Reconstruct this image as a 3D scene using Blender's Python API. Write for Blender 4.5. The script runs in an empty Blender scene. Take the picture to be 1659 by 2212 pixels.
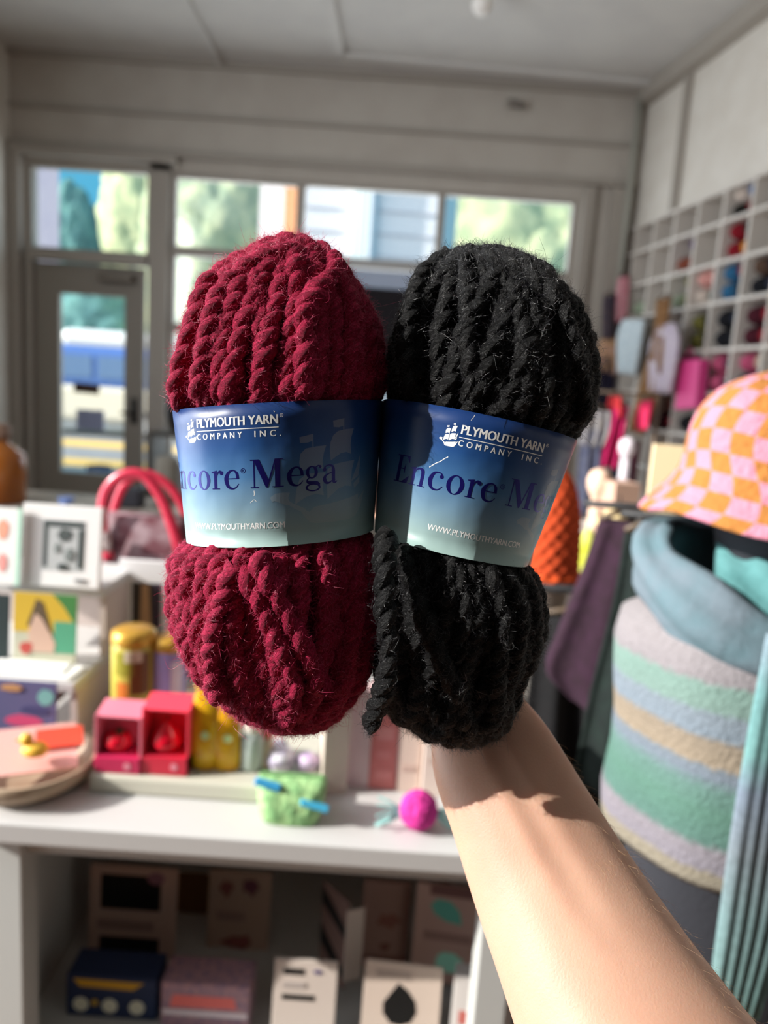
import bpy, bmesh, math, random
import numpy as np
from mathutils import Vector, Matrix
random.seed(7); rng = np.random.default_rng(7)
S = bpy.context.scene
COL = S.collection

# ------------------------------------------------------------------ camera
F, CX, CY = 1600.0, 829.5, 1106.0
CAM = np.array([0, 0, 1.5])
_p, _r = math.radians(9.5), math.radians(3.9)
FW = np.array([0, math.cos(_p), -math.sin(_p)])
_u0 = np.array([0, math.sin(_p), math.cos(_p)])
RT = math.cos(_r) * np.array([1, 0, 0]) + math.sin(_r) * _u0
UP = math.cos(_r) * _u0 - math.sin(_r) * np.array([1, 0, 0])
cd = bpy.data.cameras.new('camera'); cam = bpy.data.objects.new('camera', cd); COL.objects.link(cam)
cam.matrix_world = Matrix(((RT[0], UP[0], -FW[0], CAM[0]), (RT[1], UP[1], -FW[1], CAM[1]), (RT[2], UP[2], -FW[2], CAM[2]), (0, 0, 0, 1)))
cd.sensor_fit = 'VERTICAL'; cd.sensor_height = 24.0; cd.lens = F / 2212 * 24.0
cd.clip_start = 0.02; cd.clip_end = 300
cd.dof.use_dof = True; cd.dof.focus_distance = 0.322; cd.dof.aperture_fstop = (cd.lens / 1000) / 0.0042
S.camera = cam
# ------------------------------------------------------------------ sky, sun, daylight, exposure
S.view_settings.view_transform = 'Standard'; S.view_settings.look = 'None'
S.view_settings.gamma = 1; S.view_settings.use_curve_mapping = False
S.view_settings.exposure = 0.0
w = bpy.data.worlds.new('sky'); S.world = w; w.use_nodes = True
SUN_AZ, SUN_EL = math.radians(77), math.radians(26)
# clear sky: deep blue away from the sun, bright and pale round it
wn = w.node_tree; bg = wn.nodes['Background']; g_ = wn.nodes.new('ShaderNodeTexCoord'); dt = wn.nodes.new('ShaderNodeVectorMath'); dt.operation = 'DOT_PRODUCT'; dt.inputs[1].default_value = (-math.sin(SUN_AZ) * .8, -.35 - math.cos(SUN_AZ), .3)
wn.links.new(g_.outputs['Generated'], dt.inputs[0]); wr = wn.nodes.new('ShaderNodeValToRGB'); wn.links.new(dt.outputs['Value'], wr.inputs[0])
wr.color_ramp.elements[0].position = .28; wr.color_ramp.elements[0].color = (.05, .27, .42, 1); wr.color_ramp.elements[1].position = .95; wr.color_ramp.elements[1].color = (.95, .97, 1.0, 1)
wn.links.new(wr.outputs[0], bg.inputs[0]); bg.inputs[1].default_value = 2.0
sd = bpy.data.lights.new('sun', 'SUN'); sd.energy = 7.8; sd.angle = math.radians(0.53); sd.color = (1.0, 0.96, 0.90)
sun = bpy.data.objects.new('sun', sd); COL.objects.link(sun); sun.location = (-6, -3, 6)
SDIR = Vector((math.cos(SUN_EL) * math.sin(SUN_AZ), math.cos(SUN_EL) * math.cos(SUN_AZ), -math.sin(SUN_EL)))
sun.rotation_euler = SDIR.to_track_quat('-Z', 'Y').to_euler()
def area(name, loc, target, sx, sy, power, color):
    l = bpy.data.lights.new(name, 'AREA'); l.shape = 'RECTANGLE'; l.size = sx; l.size_y = sy; l.energy = power; l.color = color
    o = bpy.data.objects.new(name, l); COL.objects.link(o); o.location = loc
    o.rotation_euler = (Vector(target) - Vector(loc)).to_track_quat('-Z', 'Y').to_euler(); return o
# daylight of the sky entering by the big side window (left) and by the shop front window
area('daylight_side_window', (-2.75, 1.1, 2.0), (0, 1.1, 1.9), 2.0, 2.7, 100, (0.93, 0.96, 1.0))

area('daylight_front_windows', (-.3, 5.4, 1.9), (-.2, 0, 1.9), 3.2, 1.9, 62, (0.95, 0.97, 1.0))
# ------------------------------------------------------------------ helpers
def ray(x, y): return FW + RT * (x - CX) / F - UP * (y - CY) / F
def PY(x, y, Y): d = ray(x, y); return CAM + d * (Y / d[1])
def PZ(x, y, Z): d = ray(x, y); return CAM + d * ((Z - CAM[2]) / d[2])
def PD(x, y, D): return CAM + ray(x, y) * D
def lin(c):
    if isinstance(c, str): c = tuple(int(c[i:i + 2], 16) / 255 for i in (0, 2, 4))
    return tuple((v / 12.92 if v <= .04045 else ((v + .055) / 1.055) ** 2.4) for v in c) + (1,)
MATS = {}
def mat(name, color, rough=.6, metal=0., noise=None, bump=0., sheen=0., spec=.4, c2=None, nscale=30, trans=0., sss=0.):
    if name in MATS: return MATS[name]
    m = bpy.data.materials.new(name); m.use_nodes = True; nt = m.node_tree; b = nt.nodes['Principled BSDF']
    c = lin(color); b.inputs['Base Color'].default_value = c; b.inputs['Roughness'].default_value = rough
    b.inputs['Metallic'].default_value = metal; b.inputs['Specular IOR Level'].default_value = spec
    if sheen: b.inputs['Sheen Weight'].default_value = sheen; b.inputs['Sheen Roughness'].default_value = .5; b.inputs['Sheen Tint'].default_value = c
    if trans: b.inputs['Transmission Weight'].default_value = trans
    if sss: b.inputs['Subsurface Weight'].default_value = sss; b.inputs['Subsurface Radius'].default_value = (.01, .004, .002); b.inputs['Subsurface Scale'].default_value = 1
    if c2 or bump:
        tc = nt.nodes.new('ShaderNodeTexCoord'); n = nt.nodes.new('ShaderNodeTexNoise'); n.inputs['Scale'].default_value = nscale; n.inputs['Detail'].default_value = 4
        nt.links.new(tc.outputs['Object'], n.inputs['Vector'])
        if c2:
            r = nt.nodes.new('ShaderNodeValToRGB'); r.color_ramp.elements[0].position = .38; r.color_ramp.elements[1].position = .62
            r.color_ramp.elements[0].color = c; r.color_ramp.elements[1].color = lin(c2)
            nt.links.new(n.outputs['Fac'], r.inputs[0]); nt.links.new(r.outputs[0], b.inputs['Base Color'])
        if bump:
            bp = nt.nodes.new('ShaderNodeBump'); bp.inputs['Strength'].default_value = bump; bp.inputs['Distance'].default_value = .01
            nt.links.new(n.outputs['Fac'], bp.inputs['Height']); nt.links.new(bp.outputs[0], b.inputs['Normal'])
    MATS[name] = m; return m
def M(c, **k):      # quick plain paint/paper/cloth by colour
    return mat('paint_' + c + ''.join(f'_{a}{b}' for a, b in sorted(k.items())), c, **k)

class MB:
    def __init__(s): s.v = []; s.f = []; s.n = 0
    def add(s, v, f):
        s.v.append(np.asarray(v, float)); s.f += [tuple(i + s.n for i in q) for q in f]; s.n += len(v); return s
    def box(s, c, d, rot=None, bev=0.):
        bm = bmesh.new(); bmesh.ops.create_cube(bm, size=1); bmesh.ops.scale(bm, vec=d, verts=bm.verts)
        if bev: bmesh.ops.bevel(bm, geom=bm.edges[:], offset=bev, segments=2, affect='EDGES', profile=.5)
        return s._bm(bm, c, rot)
    def _bm(s, bm, c, rot=None):
        mm = Matrix.Translation(Vector(c)) @ (rot.to_4x4() if rot else Matrix.Identity(4))
        bmesh.ops.transform(bm, matrix=mm, verts=bm.verts); bm.verts.index_update()
        s.add([tuple(v.co) for v in bm.verts], [tuple(v.index for v in f.verts) for f in bm.faces]); bm.free(); return s
    def bb(s, x0, x1, y0, y1, z0, z1, bev=0.): return s.box(((x0 + x1) / 2, (y0 + y1) / 2, (z0 + z1) / 2), (x1 - x0, y1 - y0, z1 - z0), None, bev)
    def loft(s, rings, cap=True, closed=True):
        n = len(rings[0]); f = []
        for i in range(len(rings) - 1):
            for j in range(n if closed else n - 1):
                k = (j + 1) % n; f.append((i * n + j, i * n + k, (i + 1) * n + k, (i + 1) * n + j))
        if cap: f.append(tuple(range(n))[::-1]); f.append(tuple((len(rings) - 1) * n + j for j in range(n)))
        return s.add(np.concatenate([np.asarray(r, float) for r in rings]), f)
    def lathe(s, c, prof, seg=28, sx=1, sy=1, fn=None, rot=None):
        rings = []
        for r, z in prof:
            q = []
            for j in range(seg):
                a = 2 * math.pi * j / seg; rr = r * (fn(a, z) if fn else 1)
                v = Vector((rr * math.cos(a) * sx, rr * math.sin(a) * sy, z))
                if rot: v = rot @ v
                q.append((c[0] + v.x, c[1] + v.y, c[2] + v.z))
            rings.append(q)
        return s.loft(rings)
    def tube(s, path, rad, seg=10, flat=1., up=(0, 0, 1)):
        P = np.asarray(path, float); n = len(P); rad = np.broadcast_to(rad, n); T = np.gradient(P, axis=0); T /= np.linalg.norm(T, axis=1)[:, None] + 1e-12
        rings = []; N = np.cross(T[0], up); 
        if np.linalg.norm(N) < 1e-3: N = np.cross(T[0], (1, 0, 0))
        for i in range(n):
            N = N - T[i] * (N @ T[i]); N /= np.linalg.norm(N); B = np.cross(T[i], N)
            a = np.arange(seg) * 2 * math.pi / seg
            rings.append(P[i] + rad[i] * (np.outer(np.cos(a), N) + flat * np.outer(np.sin(a), B)))
        return s.loft(rings)
    def prism(s, poly, y0, y1):   # polygon in x,z extruded along y
        n = len(poly); v = [(x, y0, z) for x, z in poly] + [(x, y1, z) for x, z in poly]
        return s.add(v, [tuple(range(n)), tuple(range(2 * n - 1, n - 1, -1))] + [(i, i + n, (i + 1) % n + n, (i + 1) % n) for i in range(n)])
def smooth_path(pts, n=8):
    P = np.asarray(pts, float); P = np.vstack([2 * P[0] - P[1], P, 2 * P[-1] - P[-2]]); out = []
    for i in range(1, len(P) - 2):
        for t in np.linspace(0, 1, n, endpoint=False):
            a, b, c, d = P[i - 1:i + 3]; out.append(.5 * (2 * b + (c - a) * t + (2 * a - 5 * b + 4 * c - d) * t * t + (3 * b - a - 3 * c + d) * t ** 3))
    out.append(P[-2]); return np.array(out)
def wloc(o):
    l = Vector((0, 0, 0))
    while o: l += o.location; o = o.parent
    return l
def obj(name, mb, m, parent=None, smooth=False, origin=None, label=None):
    me = bpy.data.meshes.new(name); v = np.concatenate(mb.v)
    o = bpy.data.objects.new(name, me); COL.objects.link(o)
    off = np.array(wloc(parent)) if parent else np.zeros(3)
    if origin is None and not parent: origin = [(v[:, 0].min() + v[:, 0].max()) / 2, (v[:, 1].min() + v[:, 1].max()) / 2, v[:, 2].min()]
    if origin is not None: o.location = Vector(origin) - Vector(off); off = np.array(origin, float)
    if parent: o.parent = parent
    me.from_pydata((v - off).tolist(), [], mb.f); me.update()
    bm = bmesh.new(); bm.from_mesh(me); bmesh.ops.recalc_face_normals(bm, faces=bm.faces); bm.to_mesh(me); bm.free()
    if smooth: me.polygons.foreach_set('use_smooth', [True] * len(me.polygons))
    if m: me.materials.append(m)
    if label: o['label'] = label
    return o
def tag(o, label=None, cat=None, group=None, kind=None):
    for k, v in (('label', label), ('category', cat), ('group', group), ('kind', kind)):
        if v: o[k] = v
    return o
def thing(name, loc, label, cat, group=None):
    o = bpy.data.objects.new(name, None); COL.objects.link(o); o.location = Vector(loc); o.empty_display_size = .05
    return tag(o, label, cat, group)
def struct(name, mb, m, parent=None, **k):
    o = obj(name, mb, m, parent, **k)
    if not parent: o['kind'] = 'structure'
    return o
def RZ(a): return Matrix.Rotation(math.radians(a), 3, 'Z')
def RX(a): return Matrix.Rotation(math.radians(a), 3, 'X')
def RY(a): return Matrix.Rotation(math.radians(a), 3, 'Y')

# ------------------------------------------------------------------ room shell
WALLW = mat('painted_wall', 'D6D0C6', rough=.7, bump=.05, nscale=8, c2='DCD7CE')
BACKW = mat('painted_boards', 'B4ADA4', rough=.65, c2='BAB4AB', nscale=5)
TRIMW = mat('painted_trim', 'A39C93', rough=.5)
CEILM = mat('painted_ceiling', 'C9C7C4', rough=.8, c2='CECCC8', nscale=4)
FLOORM = mat('wood_floor', '6B4A33', rough=.5, c2='7B563B', nscale=6)
DARKM = mat('dark_panel', '3A3634', rough=.8)
XL, XR, YB, ZC = -2.53, 1.46, 5.0, 3.42
RD = np.array([math.sin(math.radians(-8.8)), math.cos(math.radians(-8.8)), 0])   # direction of the right wall, away from the camera
RN = np.array([-RD[1], RD[0], 0])                                               # its normal, into the room
P0 = np.array([1.436, 5.0, 0.])
def RW(s, off, z): return P0 - RD * s + RN * off + np.array([0, 0, z])           # s: metres from the back corner, off: into the room
def rbox(mb, s0, s1, o0, o1, z0, z1):
    v = [RW(s, o, z) for z in (z0, z1) for s, o in ((s0, o0), (s1, o0), (s1, o1), (s0, o1))]
    return mb.add(v, [(0, 1, 2, 3), (4, 7, 6, 5), (0, 4, 5, 1), (1, 5, 6, 2), (2, 6, 7, 3), (3, 7, 4, 0)])
struct('floor', MB().bb(XL - .3, 3.6, -3.6, 5.6, -.1, 0), FLOORM)
struct('ceiling', MB().bb(XL - .3, 3.6, -3.6, 5.15, ZC, ZC + .12), CEILM)
m_ = MB().bb(XL - .2, XL, 2.15, 5.1, 0, ZC).bb(XL - .2, XL, -3.5, -.6, 0, ZC).bb(XL - .2, XL, -.6, 2.15, 0, .55).bb(XL - .2, XL, -.6, 2.15, 3.36, ZC)
struct('wall_left', m_, WALLW)
struct('wall_rear', MB().bb(XL - .2, 3.5, -3.6, -3.5, 0, ZC), mat('rear_wall', '4A433E', rough=.8))
m_ = rbox(MB(), -.2, 8.8, -.45, -.03, 2.60, ZC); rbox(m_, -.2, 8.8, -.45, -.32, 0, 2.60)
struct('wall_right', m_, WALLW)
# back wall: boards above the windows, posts between them, panel below
m_ = MB().bb(XL, XR + .4, 5.0, 5.14, 2.85, ZC).bb(XL, -2.42, 5.0, 5.14, 0, 2.85).bb(-1.635, -1.50, 5.0, 5.14, 0, 2.85).bb(1.10, XR + .4, 5.0, 5.14, 0, 2.85)
m_.bb(-1.50, 1.10, 5.0, 5.14, 0, .72).bb(-2.42, 1.10, 5.0, 5.14, 2.765, 2.85)
struct('wall_back', m_, BACKW)
n_ = 0
def trim(mb, m=TRIMW):
    global n_; n_ += 1; return struct(f'trim_{n_}', mb, m)
trim(MB().bb(XL, XR, 4.975, 5.0, 3.09, 3.115)); trim(MB().bb(XL, XR, 4.955, 5.0, 2.85, 2.885, .005)); trim(MB().bb(XL, XR, 4.96, 5.0, ZC - .035, ZC, .005))
trim(MB().bb(-2.52, -1.45, 4.93, 5.0, 2.80, 2.85, .005))
# window mullion posts and right pilaster
trim(MB().bb(-1.63, -1.505, 4.965, 5.0, 0, 2.76)); trim(MB().bb(1.13, 1.20, 4.95, 5.0, 0, 2.84, .006)); trim(MB().bb(1.30, 1.40, 4.94, 5.0, 0, 2.84, .006))
trim(MB().bb(-2.525, -2.45, 4.94, 5.0, 0, 2.85, .006))
# ceiling battens
def batten(p, q, w_=.05, h=.025):
    p, q = np.array(p), np.array(q); d = q - p; L = np.linalg.norm(d); a = math.degrees(math.atan2(d[1], d[0]))
    trim(MB().box(((p[0] + q[0]) / 2, (p[1] + q[1]) / 2, ZC - h / 2), (L, w_, h), RZ(a), .003), CEILM)
a1, a2 = PZ(405, 0, ZC), PZ(490, 160, ZC); batten(a2[:2], (a1 + (a1 - a2) * 1.5)[:2], .03)
a1, a2 = PZ(712, 0, ZC), PZ(735, 112, ZC); batten(a2[:2], (a1 + (a1 - a2) * 1.5)[:2], .06)
a1, a2 = PZ(735, 112, ZC), PZ(1440, 180, ZC); batten(a1[:2], a2[:2], .06)
m_ = rbox(MB(), 0, 8, -.03, .05, ZC - .09, ZC); trim(m_, TRIMW)
m_ = rbox(MB(), .50, .55, -.03, .0, 2.6, ZC); trim(m_, TRIMW)
pp = obj('water_pipe', MB().tube([(1.40, 4.93, 2.0), (1.40, 4.93, 3.36)], .022, 12), mat('pipe_paint', 'A0A096', rough=.5), smooth=True); tag(pp, 'thin grey painted pipe running up the back right corner', 'pipe')
# transom windows: frame with pane
GL = bpy.data.materials.new('window_glass'); GL.use_nodes = True; nt = GL.node_tree; nt.nodes.clear()
o_ = nt.nodes.new('ShaderNodeOutputMaterial'); mx = nt.nodes.new('ShaderNodeMixShader'); tr = nt.nodes.new('ShaderNodeBsdfTransparent'); gg = nt.nodes.new('ShaderNodeBsdfGlossy'); gg.inputs['Roughness'].default_value = .02
mx.inputs[0].default_value = .06; nt.links.new(tr.outputs[0], mx.inputs[1]); nt.links.new(gg.outputs[0], mx.inputs[2]); nt.links.new(mx.outputs[0], o_.inputs[0])
tr.inputs[0].default_value = (.97, .98, .98, 1)
def window(i, x0, x1, z0, z1, bars=(), fr=.02):
    m_ = MB().bb(x0, x0 + fr, 5.01, 5.07, z0, z1).bb(x1 - fr, x1, 5.01, 5.07, z0, z1).bb(x0, x1, 5.012, 5.068, z0, z0 + fr).bb(x0, x1, 5.012, 5.068, z1 - fr, z1)
    for z in bars: m_.bb(x0, x1, 5.0, 5.07, z - .03, z + .03)
    w_ = tag(thing(f'window_{i}', ((x0 + x1) / 2, 5.03, z0), None, None), kind='structure')
    obj('window_frame', m_, TRIMW, w_)
    obj('pane', MB().bb(x0 + fr, x1 - fr, 5.036, 5.042, z0 + fr, z1 - fr), GL, w_)
window(1, -2.42, -1.635, 2.235, 2.765)
window(2, -1.50, -.666, .72, 2.765, (2.285, 1.80), .03)
window(3, -.666, .236, .72, 2.765, (2.285, 1.80), .025)
window(4, .236, 1.10, .72, 2.765, (2.285, 1.80), .025)
# door
dr = tag(thing('door_1', (-2.02, 5.02, 0), None, None), kind='structure')
m_ = MB().bb(-2.38, -2.222, 5.0, 5.05, 0, 2.16).bb(-1.79, -1.665, 5.0, 5.05, 0, 2.16).bb(-2.222, -1.79, 5.0, 5.05, 1.97, 2.16).bb(-2.222, -1.79, 5.0, 5.05, 0, .79)
obj('door_panel', m_, mat('door_paint', '8C857C', rough=.5), dr)
obj('door_pane', MB().bb(-2.222, -1.79, 5.02, 5.028, .79, 1.97), GL, dr)
h = obj('door_handle', MB().bb(-1.74, -1.70, 4.985, 5.0, 1.15, 1.32, .004).tube(smooth_path([(-1.72, 4.99, 1.22), (-1.72, 4.94, 1.22), (-1.79, 4.93, 1.22)]), .009), mat('dark_metal', '2B2A28', rough=.4, metal=.7), dr, smooth=True)
obj('door_closer', MB().bb(-1.95, -1.72, 4.94, 5.0, 2.06, 2.11, .01), mat('closer_metal', '6A6259', rough=.4, metal=.5), dr)
trim(MB().bb(-2.42, -2.385, 4.96, 5.05, 0, 2.235, .004)); trim(MB().bb(-2.42, -1.64, 4.955, 5.05, 2.17, 2.235, .006))
q = PY(187, 839, 4.99); sg = obj('hanging_sign', MB().box(q, (.17, .012, .065), RY(2), .003), mat('sign_board', '4A3228', rough=.6)); tag(sg, 'small dark brown sign hanging inside the glass of the shop door', 'sign')
q = PY(195, 907, 4.995); sg = obj('paper_notice', MB().box(q, (.185, .006, .135), None, .001), mat('notice_paper', '9AA3C4', rough=.7)); tag(sg, 'pale blue notice stuck on the glass of the shop door below the brown sign', 'notice')
q = PY(1105, 225, 4.98); sf = thing('spotlight_fixture', q, 'small grey fixture mounted high on the back wall above the windows', 'light fixture')
obj('fixture_base', MB().lathe((q[0], q[1] + .01, q[2] - .02), [(.035, 0), (.04, .02), (.03, .045)], 16), TRIMW, sf, smooth=True); obj('fixture_head', MB().tube([(q[0], q[1] - .02, q[2]), (q[0] + .05, q[1] - .07, q[2] - .03)], .022, 12), mat('fixture_grey', '77706A', rough=.4), sf, smooth=True)
q = PZ(1045, -32, ZC - .02); cl = thing('ceiling_light', (q[0], q[1], ZC - .09), 'white globe lamp on the ceiling at the top edge of the photo', 'lamp')
obj('lamp_globe', MB().lathe((q[0], q[1], ZC - .10), [(.005, -.05), (.03, -.045), (.048, -.02), (.05, 0), (.04, .03), (.025, .045)], 24), mat('opal', 'F4F1EC', rough=.3), cl, smooth=True)
obj('lamp_base', MB().lathe((q[0], q[1], ZC - .06), [(.03, 0), (.05, .02), (.055, .06)], 24), TRIMW, cl, smooth=True)

# ------------------------------------------------------------------ outside
tag(obj('pavement', MB().bb(-14, 10, 5.2, 12.5, -.25, -.12), mat('pavement', 'B9BAB8', rough=.9, c2='A5A7A6', nscale=3)), kind='structure')
tag(obj('road', MB().bb(-40, 40, 12.5, 60, -.35, -.22), mat('asphalt', '8E9093', rough=.9, c2='85878A', nscale=2)), kind='structure')
YEL = mat('kerb_yellow', 'E8C069', rough=.8)
o_ = obj('kerb_stripe', MB().bb(-14, 2, 12.2, 13.1, -.125, -.10), YEL); tag(o_, 'near yellow painted kerb stripe seen through the lower door glass', 'road marking')
o_ = obj('road_stripe', MB().bb(-14, -4.6, 16.2, 17.6, -.225, -.21), YEL); tag(o_, 'far yellow painted stripe on the road in front of the van', 'road marking')
q = PY(215, 1000, 10.6); pl = thing('planter_tub', (q[0], 10.6, -.12), 'dark blue tub standing on the pavement outside the door', 'planter')
obj('tub', MB().lathe((q[0], 10.6, -.12), [(.12, 0), (.16, .05), (.18, .22), (.17, .24)], 20), mat('tub_blue', '3C4A66', rough=.6), pl, smooth=True)
obj('soil', MB().lathe((q[0], 10.6, .10), [(.165, 0), (.165, .02), (.05, .04)], 16), DARKM, pl, smooth=True)
# van
vx = PY(205, 780, 19.0)[0]; van = thing('camper_van', (vx, 19.6, -.22), 'blue and cream camper van parked across the street with a white roof', 'van')
VB, VC, VWh, VGl = mat('van_blue', '4E78C0', rough=.3), mat('van_cream', 'E9E2CF', rough=.4), mat('van_white', 'F2F4F4', rough=.4), mat('van_glass', '5E7FA8', rough=.1)
obj('lower_body', MB().bb(vx - 2.3, vx + 2.3, 18.9, 20.7, .15, 1.05, .12), VC, van)
obj('upper_body', MB().bb(vx - 2.2, vx + 2.15, 18.95, 20.65, 1.0, 2.05, .15), VB, van)
obj('van_roof', MB().bb(vx - .9, vx + 1.9, 19.0, 20.6, 2.0, 2.45, .18), VWh, van)
for k in range(4): obj('van_window', MB().bb(vx - 1.9 + k * 1.0, vx - 1.05 + k * 1.0, 18.92, 18.96, 1.25, 1.8, .01), VGl, van)
for k in (-1.4, 1.4):
    wv = obj('wheel', MB().tube([(vx + k, 18.85, .13), (vx + k, 19.1, .13)], .35, 24), mat('tyre', '1D1D1F', rough=.8), van)
    obj('hub_cap', MB().tube([(vx + k, 18.82, .13), (vx + k, 18.85, .13)], .18, 16), VWh, wv)
# trees
def leaf_mat(name, a, b_, sc):
    m = mat(name, a, rough=.9, c2=b_, nscale=sc * 1.6, bump=.8); return m
LG, LD, LB = leaf_mat('leaves_light', 'D3D6A8', 'A3B48E', 1.2), leaf_mat('leaves_dark', '6FA09A', '4E7F80', 1.2), leaf_mat('leaves_mid', 'C2C9A0', '93A68A', 1.3)
def tree(px, pyt, pyb, wpx, Y, m, label):
    c = PY(px, (pyt + pyb) / 2, Y); D = (c - CAM) @ FW; rx = wpx / 2 * D / F; rz = (pyb - pyt) / 2 * D / F
    t = thing('tree', (c[0], Y, -.2), label, 'tree', None)
    bm = bmesh.new(); bmesh.ops.create_icosphere(bm, subdivisions=5, radius=1); ph = rng.uniform(0, 9, 3)
    for v in bm.verts:
        n = v.co.normalized(); d = 1 + .08 * math.sin(5 * n.x + ph[0]) * math.cos(4 * n.z + ph[1]) + .04 * math.sin(13 * n.x + ph[2]) * math.sin(11 * n.z + ph[0]) + .03 * math.sin(31 * n.x + ph[1]) * math.sin(27 * n.z + 19 * n.y) + .02 * rng.normal()
        v.co = Vector((n.x * rx * d, n.y * rx * .8 * d, n.z * rz * d))
    mb = MB()._bm(bm, c); obj('crown', mb, m, t, smooth=True)
    obj('trunk', MB().tube([(c[0], Y, -.3), (c[0] + .1, Y, c[2] * .5), (c[0], Y, c[2])], [rx * .1, rx * .08, rx * .05], 10), mat('bark', '5A4A3C', rough=.9), t, smooth=True)
tree(338, 240, 900, 275, 31, LG, 'light green tree behind the glass above the shop door, at the right of the sky')
tree(150, 405, 800, 130, 27, LD, 'dark teal tree below the blue sky patch above the shop door')
tree(470, 250, 950, 330, 23, LB, 'mid green tree behind the second upper window from the left')
tree(1110, 300, 1000, 480, 24, LG, 'pale green tree behind the rightmost upper window')
tree(205, 622, 860, 250, 24, LD, 'low dark teal tree seen behind the van through the door glass')
# houses
def house(name, px0, px1, pyt, Y, m, label, dep=4, siding=False):
    x0 = PY(px0, 480, Y)[0]; x1 = PY(px1, 480, Y)[0]; z1 = PY((px0 + px1) / 2, pyt, Y)[2]
    t = thing(name, ((x0 + x1) / 2, Y, -.1), label, 'building'); k = 1 + dep / Y; mb = MB().prism([(0, 0)] * 3, 0, 0) if 0 else MB().add([(x0, Y, -.1), (x1, Y, -.1), (x1 * k - (.3 if x1 < 0 else -.3), Y + dep, -.1), (x0 * k, Y + dep, -.1), (x0, Y, z1), (x1, Y, z1), (x1 * k - (.3 if x1 < 0 else -.3), Y + dep, z1), (x0 * k, Y + dep, z1)], [(0, 3, 2, 1), (4, 5, 6, 7), (0, 1, 5, 4), (1, 2, 6, 5), (2, 3, 7, 6), (3, 0, 4, 7)])
    obj('wall', mb, m, t)
    if siding:
        mb = MB()
        for z in np.arange(.2, z1, .42): mb.bb(x0, x1, Y - .03, Y, z, z + .025)
        obj('siding_edges', mb, mat('siding_shadow', 'BDB9C0', rough=.8), t)
    return t, x0, x1, z1
LIL = mat('lilac_render', 'A9A4B4', rough=.9, c2='B4AEBA', nscale=1.5); WS = mat('white_siding', 'EDE9EC', rough=.8)
house('lilac_building', -20, 128, 180, 10, LIL, 'lilac grey building at the far left above the shop door', 1.9)
hs, x0, x1, z1 = house('white_house', 655, 960, 250, 15, WS, 'white clapboard house behind the third upper window', 4, True)
xp = PY(778, 480, 14.9)[0]; obj('corner_board', MB().bb(xp - .14, xp + .12, 14.8, 14.99, -.2, z1), mat('bright_white', 'F4FCFA', rough=.7), hs); obj('downpipe', MB().tube([(xp + .22, 14.85, -.2), (xp + .22, 14.85, z1)], .09, 10), mat('pipe_blue', 'C4CED6', rough=.5), hs)
house('white_porch', 560, 612, 250, 17, WS, 'narrow white porch front beside the orange post', 2)
xo = PY(628, 480, 16)[0]; o_ = obj('orange_post', MB().bb(xo - .13, xo + .13, 15.9, 16.15, -.2, 7.5, .02), mat('orange_paint', 'D99A6A', rough=.7)); tag(o_, 'tall orange post outside beyond the second upper window', 'post')
# awning of dark fabric seen low between the two skeins
yw = 4.7
tag(obj('valance_rail', MB().bb(-.60, .22, 4.82, 4.86, 2.09, 2.20).tube([(-.62, 4.84, 2.21), (.24, 4.84, 2.21)], .012, 8).bb(-.62, -.60, 4.84, 5.005, 2.20, 2.22).bb(.22, .24, 4.84, 5.005, 2.20, 2.22), mat('blue_grey_cloth', 'A9B6CC', rough=.8)), 'blue grey cloth strip across the middle window behind the skeins', 'valance')
tag(obj('dark_banner', MB().prism([(-.60, 1.66), (-.3, 1.64), (0, 1.67), (.22, 1.65), (.22, 2.11), (-.60, 2.11)], 4.80, 4.83), mat('dark_cloth', '161218', rough=.9)), 'black cloth hanging in the middle window between the two skeins', 'banner')

# ------------------------------------------------------------------ display table
TT = .80
TWH, TGR = mat('table_white', 'C3C1BF', rough=.45), mat('table_frame', 'C3C5C2', rough=.5)
tb = thing('display_table', (-.16, 1.3, 0), 'white open display table with a lower shelf under the gift items', 'table')
obj('tabletop', MB().bb(-.66, .285, 1.04, 1.80, .765, .80, .003), TWH, tb)
for y in (1.10, 1.70): obj('apron', MB().bb(-.60, .262, y, y + .02, .712, .765), TGR, tb)
for x in (-.603, .205):
    for y in (1.085, 1.68): obj('leg', MB().bb(x, x + .055, y, y + .055, 0, .765, .003), TGR, tb)
obj('shelf', MB().bb(-.60, .262, 1.10, 1.73, .28, .30, .002), TGR, tb)
obj('side_panel', MB().bb(.262, .276, 1.10, 1.73, .10, .765), mat('panel_light', 'C9CDD0', rough=.5), tb)
obj('back_panel', MB().bb(-.60, .262, 1.735, 1.75, .28, .765), mat('back_grey', 'B5B0A8', rough=.8), tb)
obj('side_panel', MB().bb(-.615, -.603, 1.10, 1.73, .10, .765), TGR, tb)

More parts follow.
